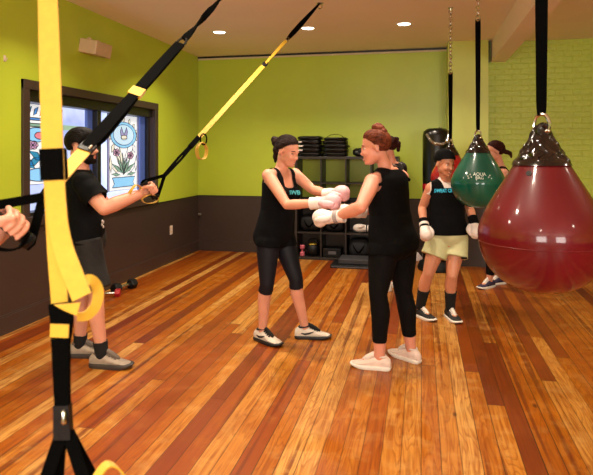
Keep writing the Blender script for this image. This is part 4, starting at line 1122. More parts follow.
        mb = MB(); a = W + d * .05 * k + r * thumb * .046 * k; mb.tube(spline([tuple(a), tuple(a + d * .04 * k + r * thumb * .016 * k - u * .006 * k), tuple(a + d * .085 * k + r * thumb * .004 * k - u * .012 * k)], 5), [.022 * k, .023 * k, .0245 * k, .025 * k, .0255 * k, .026 * k, .0255 * k, .025 * k, .024 * k, .023 * k, .020 * k], 12, round_ends=True); mb.build('thumb', mat, o)
        mb = MB(); mb.tube([tuple(W + d * q * k) for q in (.045, .02, -.01, -cuff_len + .035)], [.044 * k, .043 * k, .044 * k, .047 * k], 20); mb.build('cuff', cuffmat, o)
        mb = MB(); mb.ribbon([tuple(W + d * .008 * k + (r * math.cos(2 * PI * j / 20) + u * math.sin(2 * PI * j / 20)) * .0455 * k) for j in range(20)], .028 * k, .003, tuple(d), loop=True); mb.build('wrist_strap', trim or cuffmat, o)
        return o

F_SPEC = [(-.20, .06, .05, .07), (-.12, .135, .09, .115), (0, .170, .100, .125), (.12, .166, .104, .118), (.26, .146, .100, .092), (.40, .128, .092, .080), (.54, .136, .098, .086), (.66, .148, .108, .094), (.78, .152, .100, .098), (.88, .146, .078, .09), (.95, .112, .060, .074), (1.02, .062, .048, .058)]
M_SPEC = [(-.20, .06, .05, .07), (-.12, .135, .09, .11), (0, .164, .105, .12), (.12, .162, .112, .108), (.28, .156, .118, .095), (.42, .156, .118, .09), (.56, .168, .118, .096), (.70, .182, .122, .106), (.80, .184, .112, .108), (.89, .170, .085, .098), (.96, .125, .064, .078), (1.03, .066, .052, .06)]
def person(root, label, J, skin, female=True, fat=1.0, limbk=1.0, headk=1.0, arms='both', voxel=.0075, build=True, bust=1.0, pre=None, smooth=4):
    """J: joints in world coordinates"""
    s = Fig(root); k = fat; q = limbk
    spec = [(t, w * k, a * k, b * k) for t, w, a, b in (F_SPEC if female else M_SPEC)]
    s.torso(J['pelvis'], J['neck'], J['hipR'], J['hipL'], J['shR'], J['shL'], spec, J.get('bend', (0, 0, 0)))
    hc = np.array(J['head'], float)
    s.head(hc, J['face'], J['headup'], headk, 1.0 if female else 1.12)
    nk = np.array(J['neck'], float); skull = np.array(s.hpt(-.022, -.045, 0))
    s.limb('neck', [nk - nv(nk - np.array(J['pelvis'])) * .03, nk * .45 + skull * .55, skull], [.058 * (1 if female else 1.15), .046 * (1 if female else 1.25), .049 * (1 if female else 1.25)])
    for sd in 'RL':
        sh, el, wr = (np.array(J[a + sd], float) for a in ('sh', 'el', 'wr'))
        m = 1.0 if female else 1.12
        inner = sh * .35 + s.tp(.93, 0, 0) * .65
        s.limb('trap', [inner, sh], [.05 * k, .047 * q * m], reg=False)
        s.ball(sh, np.eye(3) * .054 * q * m)
        s.limb('arm' + sd, [sh, sh * .65 + el * .35, sh * .3 + el * .7, el], [.051 * q * m, .049 * q * m, .043 * q * m, .037 * q * m])
        s.limb('fore' + sd, [el, el * .72 + wr * .28, el * .35 + wr * .65, wr], [.037 * q * m, .041 * q * m, .034 * q * m, .0265 * q * m])
        hp, kn, an = (np.array(J[a + sd], float) for a in ('hip', 'kn', 'an'))
        back = -nv(np.cross(nv(kn - an), nv(np.array(J['hipR'], float) - J['hipL']))) * .0
        s.limb('thigh' + sd, [hp, hp * .7 + kn * .3, hp * .3 + kn * .7, kn], [.091 * k, .084 * q, .066 * q, .053 * q])
        fd = J.get('toe' + sd); fdv = nv([fd[0], fd[1], 0])
        calf = kn * .70 + an * .30 - fdv * .014; mid = kn * .4 + an * .6 - fdv * .006
        s.limb('shin' + sd, [kn, calf, mid, an], [.051 * q, .055 * q, .044 * q, .034 * q])
        foot = an + fdv * .10; foot[2] = min(an[2], .045)
        low = an.copy(); low[2] = max(.045, an[2] - .045)
        s.limb('foot' + sd, [an, low, foot], [.033, .032, .026])
    if female:
        for x in (-1, 1):
            s.ball(s.tp(.66, x * .068 * k, .082 * k), (np.eye(3) * .056 * k * bust).tolist())
    fw = s.tframe(0)[2]; rt = s.tframe(0)[1]
    for x in (-1, 1): s.ball(s.tp(-.02, x * .075 * k, -.052 * k), (tuple(rt * .080 * k), tuple(fw * .070 * k), (0, 0, .09 * k)))
    if pre: pre(s)
    s.build('person', skin, label, voxel=voxel, smooth=smooth)
    return s
def shirt_print(s, txt, t, x0, y_hint, size, mat, name='printed_words', bold=0.0, squeeze=1.0):
    """lettering laid on the chest in torso coordinates: raised onto the garment"""
    me = text_mesh(txt, size, name, None, None, None, None, None, bold=bold)
    info = s.torso_def[3]; L = s.torso_def[2]
    sel = (s.lab == 'torso') & (s.ty > 0)
    tv, xv, yv = s.tt[sel], s.tx[sel], s.ty[sel]
    for v in me.vertices:
        x = x0 - v.co.x * squeeze; tt = t + v.co.y / L
        dd = ((tv - tt) * L) ** 2 + (xv - x) ** 2
        idx = np.argsort(dd)[:12]; y = np.average(yv[idx], weights=1 / (dd[idx] + 1e-5))
        c, r, f = s.tframe(tt); p = c + r * x + f * (y + y_hint + v.co.z); v.co = tuple(p)
    me.materials.append(mat)
    o = bpy.data.objects.new(name, me); COL.objects.link(o); o.parent = s.o
    return o
def DV(a, pitch=0.0):
    """direction: 0 = to the right of the picture, 90 = away from the camera"""
    a = math.radians(a); p = math.radians(pitch)
    v = (RGT * math.cos(a) + FWD * math.sin(a)) * math.cos(p) + Vector((0, 0, math.sin(p))); return np.array(v)
def AN(px, d, z=.085):
    p = P(px, 200, d); p.z = z; return np.array(p)
def JT(**k): return {a: (np.array(P(*v)) if isinstance(v, tuple) and len(v) == 3 and a not in ('face', 'headup', 'bend') else v) for a, v in k.items()}
def tank(s, name, mat, hem=-.12, scoopF=.72, scoopB=.90, xin=.062, xout=.115, arm_t=.76, disp=.008, hemloose=.004, loose=.016, dtm=.045, noise=.002, seed=1, thick=.004):
    t, x, y = s.tt, np.abs(s.tx), s.ty; dt = s.dist['torso']
    low = (t > hem) & (t < arm_t) & ((s.lab == 'torso') | (np.char.startswith(s.lab.astype(str), 'thigh')) & (t > hem))
    xo = np.interp(t, [arm_t, arm_t + .06, .95, 1.02], [.30, xout + .02, xout, xout - .01])
    top = (t >= arm_t) & (t < 1.06) & (x < xo) & (dt < dtm) & (s.lab != 'head') & ~(np.char.startswith(s.lab.astype(str), 'arm') & (s.par > .2))
    sf = np.where(y > 0, scoopF, scoopB)
    scoop = (t > sf + np.clip(1.0 - sf, .02, 1) * np.clip(x / xin, 0, 1) ** 3) & (x < xin)
    scoop |= (t > sf) & (x < xin * .8)
    pred = (low | top) & ~scoop
    d = disp + hemloose * np.clip((.45 - t) / .5, 0, 1) + loose * np.exp(-((t - .40) / .2) ** 2)
    return s.cloth(name, pred, d, mat, thick=thick, relax=4, noise=noise, seed=seed)
def leg_cloth(s, name, mat, hem, waist=.14, disp=.0045, **k):
    L = s.lab.astype(str)
    pred = np.char.startswith(L, 'thigh') | (np.char.startswith(L, 'shin') & (s.par < hem)) | ((L == 'torso') & (s.tt < waist))
    return s.cloth(name, pred, disp, mat, thick=.002, relax=2, **k)
def hair(s, mat, lift=.008, to=None, n=90, line_f=(-.10, -.06, -.02, .005, .03, .05, .07, .1), line_u=(-.080, -.066, -.024, .022, .046, .062, .073, .09)):
    pred, ramp = s.hairline(line_f, line_u)
    ph = (np.sin(s.hr * 190 + s.hf * 55) + np.sin(s.hr * 330 - s.hf * 90 + 1)) * .0010 * ramp
    o = s.cloth('hair', pred, lift * ramp + ph, mat, thick=.003, relax=2)
    if to is not None:   # combed strands running from the hairline back to the knot
        c, f, u, r, k = s.head_def; rg = np.random.default_rng(int(abs(k) * 1000) + len(s.V) % 97)
        hl = np.interp(s.hf, line_f, line_u); rim = np.where(pred & (s.hu - hl < .012))[0]
        mb = MB(); C0 = np.array((-.012, .034, 0)); R0 = np.array((.097, .082, .074)); T = np.array(to, float) - C0; T = T / np.linalg.norm(T / R0)
        for i in rg.choice(rim, min(n, len(rim)), replace=False):
            a = np.array((s.hf[i], s.hu[i], s.hr[i])) - C0; a = a / R0; a /= np.linalg.norm(a); b = T / R0
            w = math.acos(max(-1, min(1, a @ b))); pts = []; rr = []; j1, j2 = rg.uniform(-.05, .05, 2)
            for q in np.linspace(.0, 1, 9):
                d = (math.sin((1 - q) * w) * a + math.sin(q * w) * b) / math.sin(w) if w > .05 else a
                d = d + np.array((0, j1, j2)) * math.sin(PI * q); d /= np.linalg.norm(d)
                p = C0 + d * (R0 + .002 + lift * min(1, q * 4)); pts.append(s.hpt(*p)); rr.append((.0012 + .0028 * math.sin(PI * min(.9, q + .1))) * k)
            mb.tube(pts, rr, 6)
        so = mb.build('hair_strands', mat, o)
    return o
def clump(s, items, name, mat, voxel=.007):
    """hair clump from ellipsoids (f, u, r, radius f, u, r) in head space"""
    c, f, u, r, k = s.head_def; mb = MB()
    for a, b, d, rf, ru, rr in items: mb.ell(s.hpt(a, b, d), (tuple(r * rr * k), tuple(f * rf * k), tuple(u * ru * k)), 14, 10)
    return s.melt(mb, name, mat, voxel=voxel, smooth=2)

# ---- woman on the left, pink gloves
J = JT(pelvis=(275, 236, 4.62), neck=(281, 170, 4.60), shR=(268.5, 175.5, 4.48), shL=(295, 174.5, 4.73), elR=(287, 205, 4.33), wrR=(317, 203, 4.17),
       elL=(313, 190, 4.56), wrL=(330, 194, 4.38), hipR=(268, 240, 4.55), hipL=(283, 240, 4.69), knR=(267, 284, 4.52), knL=(296, 279, 4.61), head=(287.5, 151, 4.56))
J.update(anR=AN(262.5, 4.605), anL=AN(305, 4.68), toeR=DV(-44), toeL=DV(-2), face=DV(-34, -18), headup=(0, 0, 1))
A = person(AN(283, 4.64, 0), 'woman on the left in black tank top and pink boxing gloves, hair tied back', J, SK_FAIR, headk=1.02, limbk=.98)
leg_cloth(A, 'leggings', CL_NAVY, .20)
tank(A, 'tank_top', CL_BLACK, hem=-.13, scoopF=.76, scoopB=.86, xin=.066, xout=.112)
A.face(smile=True, closed=True)
hair(A, HAIR_DK, to=(-.115, .02, 0), n=110)
clump(A, [(-.122, .035, 0, .042, .044, .040), (-.145, .05, .012, .026, .028, .026), (-.12, .012, -.012, .024, .026, .026), (-.1, -.02, 0, .03, .04, .045), (-.095, -.07, .01, .018, .034, .022), (-.088, -.10, .0, .013, .03, .015), (-.1, .06, 0, .03, .025, .03)], 'hair_bun', HAIR_DK)
SHOE_CREAM = pm('cream_mesh', (206, 192, 178), .75, var=.08, scale=30, bump=.2, bscale=200); SOLE_BLK = pm('black_sole', (26, 24, 26), .6); SOLE_W = pm('white_sole', (226, 216, 206), .55, var=.04)
for sd in 'RL': A.shoe(J['an' + sd], J['toe' + sd], (SHOE_CREAM, SOLE_BLK, SOCK), stripe=SOLE_BLK, k=1.04)
gd = np.array(P(345, 201, 4.08)) - J['wrR']
A.glove(J['wrR'], gd, (0, 0, 1), GL_PINK, GL_WHITE, 1.0, thumb=1)
gd = np.array(P(346, 193, 4.27)) - J['wrL']
A.glove(J['wrL'], gd, (0, 0, 1), GL_PINK, GL_WHITE, .98, thumb=1)
PRINT = pm('turquoise_print', (70, 178, 190), .6)
o = shirt_print(A, 'SWEAT', .69, -.055, .021, .045, PRINT, bold=.0012); o['label'] = 'turquoise chest lettering'

# ---- woman on the right, white gloves, seen from behind
J = JT(pelvis=(392.5, 243, 4.07), neck=(387, 169, 4.07), shL=(372.5, 182, 3.94), shR=(401, 178, 4.20), elL=(361, 207, 3.76), wrL=(337.5, 216.5, 3.93),
       elR=(386, 206, 4.33), wrR=(359, 212, 4.28), hipL=(384, 248, 4.0), hipR=(402, 248, 4.15), knL=(378, 293, 3.96), knR=(403, 291, 4.13), head=(375.5, 147, 4.05))
J.update(anL=AN(379.5, 4.015), anR=AN(411, 4.173), toeL=DV(162), toeR=DV(128), face=DV(168, -10), headup=(0, 0, 1))
B = person(AN(393, 4.08, 0), 'woman with auburn bun and white gloves, back turned, black sleeveless top', J, SK_ROSY, fat=1.10, limbk=1.12, headk=1.04)
leg_cloth(B, 'leggings', CL_LEGG, .80)
tank(B, 'sleeveless_top', CL_BLACK, hem=-.10, scoopF=.86, scoopB=.99, xin=.07, xout=.145, arm_t=.80, hemloose=.005)
B.face(brow=HAIR_RD, smile=True)
hair(B, HAIR_RD, to=(-.05, .13, 0), n=120)
clump(B, [(-.035, .118, 0, .036, .03, .038), (-.05, .138, .014, .022, .022, .022), (-.02, .136, -.014, .024, .02, .022), (-.06, .12, -.01, .026, .024, .026), (-.04, .148, 0, .016, .016, .018), (-.07, .09, 0, .03, .03, .05)], 'hair_bun', HAIR_RD)
SHOE_PALE = pm('pale_pink_knit', (222, 196, 184), .75, var=.07, scale=30, bump=.2, bscale=200)
LACE_P = pm('pale_laces', (216, 200, 190), .7)
for sd in 'RL': B.shoe(J['an' + sd], J['toe' + sd], (SHOE_PALE, SOLE_W, LACE_P), k=1.0)
B.glove(J['wrL'], np.array(P(320, 218, 3.99)) - J['wrL'], (0, 0, 1), GL_WHITE, GL_WHITE, 1.0, thumb=-1, trim=pm('pale_grey_trim', (150, 140, 140), .5))
B.glove(J['wrR'], np.array(P(341, 212, 4.24)) - J['wrR'], (0, 0, 1), GL_WHITE, GL_WHITE, .98, thumb=1)
an = J['anR']; mb = MB(); tc = np.array(an) + np.array([0, 0, .095]) - np.array(FWD) * .0365 + np.array(RGT) * .0
for q, (x, z, r_) in enumerate(((0, 0, .009), (.007, .008, .006), (-.006, .01, .006), (.003, -.01, .006), (-.007, -.006, .005))):
    mb.ell(tc + np.array(RGT) * x + np.array((0, 0, z)), (tuple(np.array(RGT) * r_), tuple(np.array(FWD) * .005), (0, 0, r_)), 10, 6)
B.part(mb, 'tattoo', pm('tattoo_ink', (74, 40, 38), .6), 'small dark ankle tattoo')

# ---- woman hidden behind her, curly ponytail
CL_BW = bpy.data.materials.new('black_and_white_print'); CL_BW.use_nodes = True
g = NB(CL_BW); tcn = g.n('ShaderNodeTexCoord'); nn = g.n('ShaderNodeTexNoise'); nn.inputs['Scale'].default_value = 7; g.l(tcn.outputs['Object'], nn.inputs['Vector'])
g.l(g.ramp(nn.outputs['Fac'], [(.50, lin((26, 24, 30))), (.54, lin((214, 200, 192)))]), CL_BW.node_tree.nodes['Principled BSDF'].inputs['Base Color']); CL_BW.node_tree.nodes['Principled BSDF'].inputs['Roughness'].default_value = .8
J = JT(pelvis=(394, 219, 6.33), neck=(392, 163, 6.3), shL=(384, 170, 6.18), shR=(401, 168, 6.42), elR=(404.5, 190, 6.44), wrR=(396, 205, 6.28), elL=(379, 191, 6.14), wrL=(372, 206, 6.25),
       hipL=(389, 222, 6.28), hipR=(399, 222, 6.38), knL=(387, 256, 6.28), knR=(399, 256, 6.38), head=(387, 147, 6.28))
J.update(anL=AN(385, 6.3), anR=AN(399, 6.4), toeL=DV(140), toeR=DV(125), face=DV(165, -4), headup=(0, 0, 1))
C = person(AN(393, 6.34, 0), 'woman with curly dark ponytail standing hidden behind the auburn haired woman', J, SK_ROSY)
leg_cloth(C, 'leggings', CL_LEGG, .9)
Lb = C.lab.astype(str)
pred = (((C.lab == 'torso') | (C.lab == 'neck')) & (C.tt > -.1) & (C.tt < .99)) | (np.char.startswith(Lb, 'arm') & (C.par < .42)) | ((C.tt > .8) & (C.tt < .97) & (C.dist['torso'] < .04))
C.cloth('t_shirt', pred, .011 + .012 * np.clip((.4 - C.tt) / .5, 0, 1), CL_BW, relax=4, noise=.003, seed=2)
C.face(); hair(C, HAIR_DR, to=(-.11, .05, 0))
clump(C, [(-.10, .05, 0, .035, .04, .038), (-.115, .08, .014, .024, .024, .024), (-.13, .03, -.012, .026, .03, .026), (-.125, .0, .01, .026, .03, .028), (-.12, -.035, -.006, .022, .03, .024), (-.1, .085, -.014, .026, .022, .024)], 'ponytail', HAIR_DR)
for sd in 'RL': C.shoe(J['an' + sd], J['toe' + sd], (SOLE_W, SOLE_W, SOCK), k=.95)
C.hands = None

# ---- smiling person in a black cap
J = JT(pelvis=(447.5, 238, 5.2), neck=(446, 180, 5.22), shR=(431, 188.5, 5.2), shL=(462, 189, 5.25), elR=(422, 208, 5.28), wrR=(424, 224, 5.10), elL=(470, 209, 5.3), wrL=(473.5, 221.5, 5.10),
       hipR=(438.5, 241, 5.2), hipL=(456.5, 241, 5.22), knR=(428.5, 273, 5.16), knL=(452, 275, 5.14), head=(445, 163, 5.15))
J.update(anR=AN(420, 5.29), anL=AN(450, 5.24), toeR=DV(-62), toeL=DV(-82), face=DV(-66, -14), headup=(0, 0, 1))
D = person(AN(440, 5.22, 0), 'smiling person facing the camera in black cap and pale sage shorts', J, SK_TAN, headk=.98, bust=.35, fat=.98)
cap_pred = (D.lab == 'head') & (D.hu > np.interp(D.hf, [-.1, -.02, .05, .1], [-.02, .01, .046, .058]))
tank(D, 'undershirt', CL_WHITE, hem=.1, dtm=.03, scoopF=.96, scoopB=1.0, xin=.058, xout=.160, arm_t=.74, disp=.006, hemloose=.0, noise=0)
tank(D, 'sleeveless_top', CL_BLACK, hem=.06, scoopF=.86, scoopB=.96, xin=.072, xout=.155, arm_t=.70, disp=.014, hemloose=.014, noise=.003, seed=3)
o = D.cloth('cap', cap_pred, .013, CL_BLACK, thick=.004, relax=5)
sidehair = (D.lab == 'head') & (D.hu > np.interp(D.hf, [-.1, -.05, -.02, .0, .03], [-.08, -.07, -.02, .016, .03])) & (D.hf < .03) & ~((np.abs(D.hr) > .078) & (D.hu < .02))
D.cloth('hair', sidehair, .006, HAIR_BK, thick=.003)
D.face(brow=HAIR_BK, smile=True)
mb = MB()
hipc = (J['hipR'] + J['hipL']) / 2
for sd, in 'RL':
    hp, kn = J['hip' + sd], J['kn' + sd]
    e = hp * .52 + kn * .48
    mb.tube(spline([tuple(hp + np.array((0, 0, .05))), tuple(hp * .75 + kn * .25), tuple(e)], 4), [.105, .107, .109, .111, .113, .114, .116, .118, .12], 24)
mb.ell(hipc + np.array((0, 0, .07)), (tuple(np.array(RGT) * .182), tuple(np.array(FWD) * .135), (0, 0, .15)), 26, 14)
o = D.melt(mb, 'shorts', CL_SAGE, voxel=.009, smooth=3)
lp = J['hipL'] * .56 + J['knL'] * .44
mb = MB(); mb.obox(lp + np.array(RGT) * .055 - np.array(FWD) * .112, tuple(np.array(RGT) * .026), tuple(np.array(FWD) * .004), (0, 0, .008)); D.part(mb, 'shorts_tag', CL_BLACK, 'small black tag on the shorts', parent=o, smooth=False)
SHOE_BLK = pm('black_knit', (24, 22, 24), .75, bump=.2, bscale=200)
for sd in 'RL':
    sh = D.shoe(J['an' + sd], J['toe' + sd], (SHOE_BLK, SOLE_W, SOLE_W), k=.98)
    D.sock('shin' + sd, .52)
for sd, c in (('R', (426.5, 238, 5.0)), ('L', (477, 236, 5.0))):
    D.glove(J['wr' + sd], np.array(P(*c)) - J['wr' + sd], -np.array(FWD), GL_WHITE, CL_BLACK, .92, thumb=1 if sd == 'L' else -1, cuff_len=.085, trim=GL_WHITE if sd == 'R' else CL_BLACK)
PR2 = pm('cyan_print', (40, 176, 214), .6)
o = shirt_print(D, 'SWEAT CRAWL', .82, .035, .026, .044, PR2, bold=.0016, squeeze=.72); o['label'] = 'cyan chest lettering'

# ---- woman behind the green bag
J = JT(pelvis=(500, 226, 6.42), neck=(500.5, 167, 6.38), shL=(504, 173.5, 6.24), shR=(499, 173, 6.54), elL=(503, 199, 6.16), wrL=(486, 190, 6.20), elR=(494, 196, 6.60), wrR=(479, 186, 6.5),
       hipL=(500, 230, 6.34), hipR=(500, 230, 6.50), knL=(491, 259, 6.40), knR=(498, 258, 6.56), head=(494.5, 151.5, 6.36))
J.update(anL=AN(489.5, 6.45), anR=AN(500, 6.62), toeL=DV(214), toeR=DV(200), face=DV(176, -3), headup=(0, 0, 1))
E = person(AN(497, 6.45, 0), 'dark haired woman with low ponytail standing behind the green bag', J, SK_FAIR)
leg_cloth(E, 'leggings', CL_LEGG, .78)
tank(E, 'tank_top', CL_BLACK, scoopF=.78, scoopB=.86, xin=.066, xout=.105)
E.face(); hair(E, HAIR_DR, to=(-.11, .0, 0))
clump(E, [(-.105, .0, 0, .028, .03, .03), (-.135, -.015, 0, .036, .026, .026), (-.168, -.03, .004, .026, .026, .02), (-.18, -.055, .004, .015, .03, .014)], 'ponytail', HAIR_DR)
SHOE_NAVY = pm('navy_knit', (44, 34, 62), .7, bump=.2, bscale=200)
for sd in 'RL': E.shoe(J['an' + sd], J['toe' + sd], (SHOE_NAVY, SOLE_W, SOLE_W), k=.95)
for sd, c in (('L', (476, 186, 6.16)), ('R', (469, 183, 6.44))):
    E.glove(J['wr' + sd], np.array(P(*c)) - J['wr' + sd], (0, 0, 1), M_BLKV, M_BLKV, .9, thumb=-1 if sd == 'L' else 1)

# ---- man on the left holding the suspension strap
HC1 = np.array(P(150.5, 189.5, 4.03)); HA1 = nv(np.array(P(157, 196.5, 4.06)) - np.array(P(145, 182.5, 4.0)))
HC2 = np.array(P(148.5, 190.5, 4.25)); HA2 = nv(np.array(P(154, 197, 4.24)) - np.array(P(143, 183.5, 4.26)))
J = JT(pelvis=(85, 243, 4.14), neck=(81, 171, 4.14), shR=(83, 183, 3.95), shL=(85, 183, 4.32), elR=(104, 209, 3.88), wrR=(139.5, 194.5, 4.0), elL=(107, 206, 4.38), wrL=(137, 194, 4.25),
       hipR=(85, 248, 4.05), hipL=(87, 248, 4.22), knR=(96, 294, 4.03), knL=(84, 296, 4.24), head=(82.5, 146, 4.14))
J.update(anR=AN(102, 4.05), anL=AN(80, 4.26), toeR=DV(-6), toeL=DV(2), face=DV(-4, -3), headup=(0, 0, 1))
def hands(s):
    s.hand_grip(J['wrR'], HC1, HA1, thumb=-1); s.hand_grip(J['wrL'], HC2, HA2, thumb=-1)
M = person(AN(90, 4.15, 0), 'bearded man in black T-shirt and shorts pulling the suspension strap by the window', J, SK_FAIR, female=False, limbk=1.08, headk=1.06, voxel=.0055, pre=hands, smooth=3)
Lb = M.lab.astype(str)
pred = (((M.lab == 'torso') | (M.lab == 'neck')) & (M.tt > -.0) & (M.tt < 1.0)) | (np.char.startswith(Lb, 'thigh') & (M.tt > -.0)) | (np.char.startswith(Lb, 'arm') & (M.par < .62)) | ((M.tt > .75) & (M.tt < .99) & (M.dist['torso'] < .05))
pred &= ~np.char.startswith(Lb, 'fore') & ~np.char.startswith(Lb, 'hand')
d = .010 + .022 * np.clip((.5 - M.tt) / .6, 0, 1); d = np.where(np.char.startswith(Lb, 'arm'), .009 + .016 * np.clip(M.par / .62, 0, 1), d)
M.cloth('t_shirt', pred, d, CL_BLACK, relax=5, noise=.004, seed=4)
mb = MB()
for sd in 'RL':
    hp, kn = J['hip' + sd], J['kn' + sd]; e = hp * .10 + kn * .90
    mb.tube(spline([tuple(hp + np.array((0, 0, .06))), tuple(hp * .6 + kn * .4), tuple(e)], 4), [.112, .112, .112, .112, .112, .113, .114, .115, .116], 24)
hc_ = (J['hipR'] + J['hipL']) / 2; mb.ell(hc_ + np.array((0, 0, .06)), (tuple(np.array(RGT) * .140), tuple(np.array(FWD) * .178), (0, 0, .16)), 24, 14)
M.melt(mb, 'shorts', CL_SHORT, voxel=.009, smooth=3)
M.face(brow=HAIR_BK); hair(M, HAIR_BK, lift=.016, to=(.075, .10, .01), n=120, line_f=(-.10, -.06, -.02, .005, .03, .06, .1), line_u=(-.075, -.062, -.03, -.02, .03, .056, .076))
beard = (M.lab == 'head') & (M.hu < np.interp(M.hf, [-.01, .02, .06, .09], [.02, -.035, -.052, -.052])) & (M.hf > -.012) & (M.hu > -.13) & ~((np.abs(M.hr) < .02) & (M.hf > .08) & (M.hu > -.08) & (M.hu < -.062)) & ~(np.abs(M.hr) > .076)
M.cloth('beard', beard, .006, HAIR_BK, thick=.003)
SHOE_TAUPE = pm('taupe_mesh', (156, 140, 124), .75, var=.1, scale=30, bump=.2, bscale=200); SOLE_T = pm('dark_taupe_sole', (58, 50, 46), .6)
for sd in 'RL':
    M.shoe(J['an' + sd], J['toe' + sd], (SHOE_TAUPE, SOLE_T, pm('taupe_laces', (96, 84, 74), .7)), k=1.1, sole_th=.03)
    M.sock('shin' + sd, .80)
mb = MB(); info = M.tframe(.66)
for tt, x, w, h in ((.74, .03, .02, .012), (.69, .05, .026, .01), (.64, .02, .03, .012), (.60, .06, .018, .012), (.66, -.03, .03, .012), (.71, -.02, .02, .012), (.56, .04, .024, .01)):
    c_, r_, f_ = M.tframe(tt); sel = (M.lab == 'torso') & (M.ty > 0) & (abs(M.tt - tt) < .03) & (abs(M.tx - x) < .02); yv = M.ty[sel].max() if sel.any() else .11
    mb.ell(c_ + r_ * x + f_ * (yv + .012) + M.root, (tuple(r_ * w), tuple(f_ * .006), (0, 0, h)), 10, 6)
M.part(mb, 'printed_mark', CL_WHITE, 'white chest print')
mb = MB()
for tt, x in ((.30, .10), (.255, .11), (.28, .07), (.22, .08)):
    c_, r_, f_ = M.tframe(tt); sel = (M.lab == 'torso') & (M.ty > 0) & (abs(M.tt - tt) < .03) & (abs(M.tx - x) < .03); yv = M.ty[sel].max() if sel.any() else .1
    mb.ell(c_ + r_ * x + f_ * (yv + .022) + M.root, (tuple(r_ * .016), tuple(f_ * .006), (0, 0, .011)), 10, 6)
M.part(mb, 'printed_mark', CL_WHITE, 'small pale print low on the shirt')

# ---- person beyond the left edge whose fist reaches into the picture
HCF = np.array(P(8, 226, 1.44)); HAF = nv(np.array(P(26, 239, 1.47)) - np.array(P(-7, 214, 1.40)))
def lat(l, d, z): return np.array(RGT * l + FWD * d + Vector((0, 0, z)))
J = dict(pelvis=lat(-1.30, 1.50, .93), neck=lat(-1.27, 1.50, 1.47), shR=lat(-1.22, 1.34, 1.41), shL=lat(-1.28, 1.68, 1.41), elR=lat(-.985, 1.27, 1.245), wrR=np.array(P(-25, 249, 1.39)), elL=lat(-1.34, 1.76, 1.12), wrL=lat(-1.32, 1.70, .88),
         hipR=lat(-1.30, 1.41, .91), hipL=lat(-1.30, 1.59, .91), knR=lat(-1.25, 1.40, .50), knL=lat(-1.33, 1.60, .50), anR=lat(-1.28, 1.40, .085), anL=lat(-1.42, 1.6, .085), head=lat(-1.25, 1.50, 1.63),
         face=DV(0), headup=(0, 0, 1), toeR=DV(0), toeL=DV(0))
def hands(s):
    s.hand_grip(J['wrR'], HCF, HAF, thumb=-1, k=.92)
    w = J['wrL']; q = np.array(RGT); z = np.array((0, 0, -1.0)); l = np.array(FWD)
    s.limb('hand', [w, w + q * .05 - l * .0, w + q * .085], [.025, .030, .026])
    for i in range(4):
        o_ = l * (i - 1.5) * .021
        s.limb('hand', [w + q * .075 + o_, w + q * .12 + o_ + z * .012, w + q * .145 + o_ + z * .035, w + q * (.150 + .008 * (i in (1, 2))) + o_ + z * .06], [.0115, .0105, .0095, .008], n=10)
    s.limb('hand', [w + q * .02 - l * .02, w + q * .06 - l * .046 + z * .015, w + q * .09 - l * .05 + z * .03], [.014, .012, .009], n=10)
F = person(lat(-1.3, 1.5, 0), 'person at the left edge, only a pale fist on the strap handle in view', J, SK_FAIR, female=True, voxel=.0042, pre=hands, smooth=3)
leg_cloth(F, 'leggings', CL_LEGG, .85)
tank(F, 'tank_top', CL_BLACK); F.face(); hair(F, HAIR_DK, to=(-.11, .02, 0))
for sd in 'RL': F.shoe(J['an' + sd], J['toe' + sd], (SHOE_BLK, SOLE_W, SOLE_W))
# ------------------------------------------------------------------ suspension straps
def between(a, b, px):
    """point of the 3-D segment a-b (px, py, depth triples) that is seen at column px"""
    (ax, ay, ad), (bx, by, bd) = a, b
    t = ad * (ax - px) / (ad * (ax - px) + bd * (px - bx)); return Vector(P(*a)).lerp(Vector(P(*b)), t)
def handle(t, apex, e1, e2, facing=None):
    apex, e1, e2 = map(Vector, (apex, e1, e2)); ax = (e2 - e1).normalized(); n = ax.cross(apex - e1).normalized()
    mb = MB(); mb.tube([e1 + ax * .004, e1.lerp(e2, .5), e2 - ax * .004], .0155, 14); o = mb.build('handle_grip', M_BLKR, t)
    for e, s in ((e1, -1), (e2, 1)):
        if facing is not None: n = (e - apex).cross(facing).normalized()
        mb = MB(); mb.tube([e - ax * .006, e + ax * .006], .022, 14); mb.build('end_cap', M_BLKR, o)
        mb = MB(); mb.ribbon([apex, apex.lerp(e + ax * s * .012, .5), e + ax * s * .012, e - (apex - e).normalized() * .02], .024, .003, n); mb.build('handle_webbing', M_BLKW, o)
    return o
def cradle(t, top, drop, w, spread, mat=None, back=Vector((0, 0, 0))):
    """soft foot loop"""
    top = Vector(top); u = Vector(spread)
    mb = MB(); mb.ribbon(spline([top, top + u * .9 - Vector((0, 0, drop * .35)), top + u * .7 - Vector((0, 0, drop * .85)) + back, top - Vector((0, 0, drop)) + back * 1.2, top - u * .7 - Vector((0, 0, drop * .85)) + back, top - u * .9 - Vector((0, 0, drop * .35))], 5, loop=True), w, .003, u.cross(Vector((0, 0, 1))).normalized(), loop=True)
    return mb.build('foot_loop', mat or M_YEL, t)
def anchor(t, p):
    mb = MB(); mb.lathe([(.035, 0), (.035, -.006), (.014, -.012), (.010, -.02)], (p.x, p.y, ZC), 16)
    mb.tube([(p.x + .022 * math.cos(2 * PI * k / 14), p.y, ZC - .035 + .022 * math.sin(2 * PI * k / 14)) for k in range(14)], .005, 6, loop=True); mb.build('ceiling_hook', M_STEEL, t)

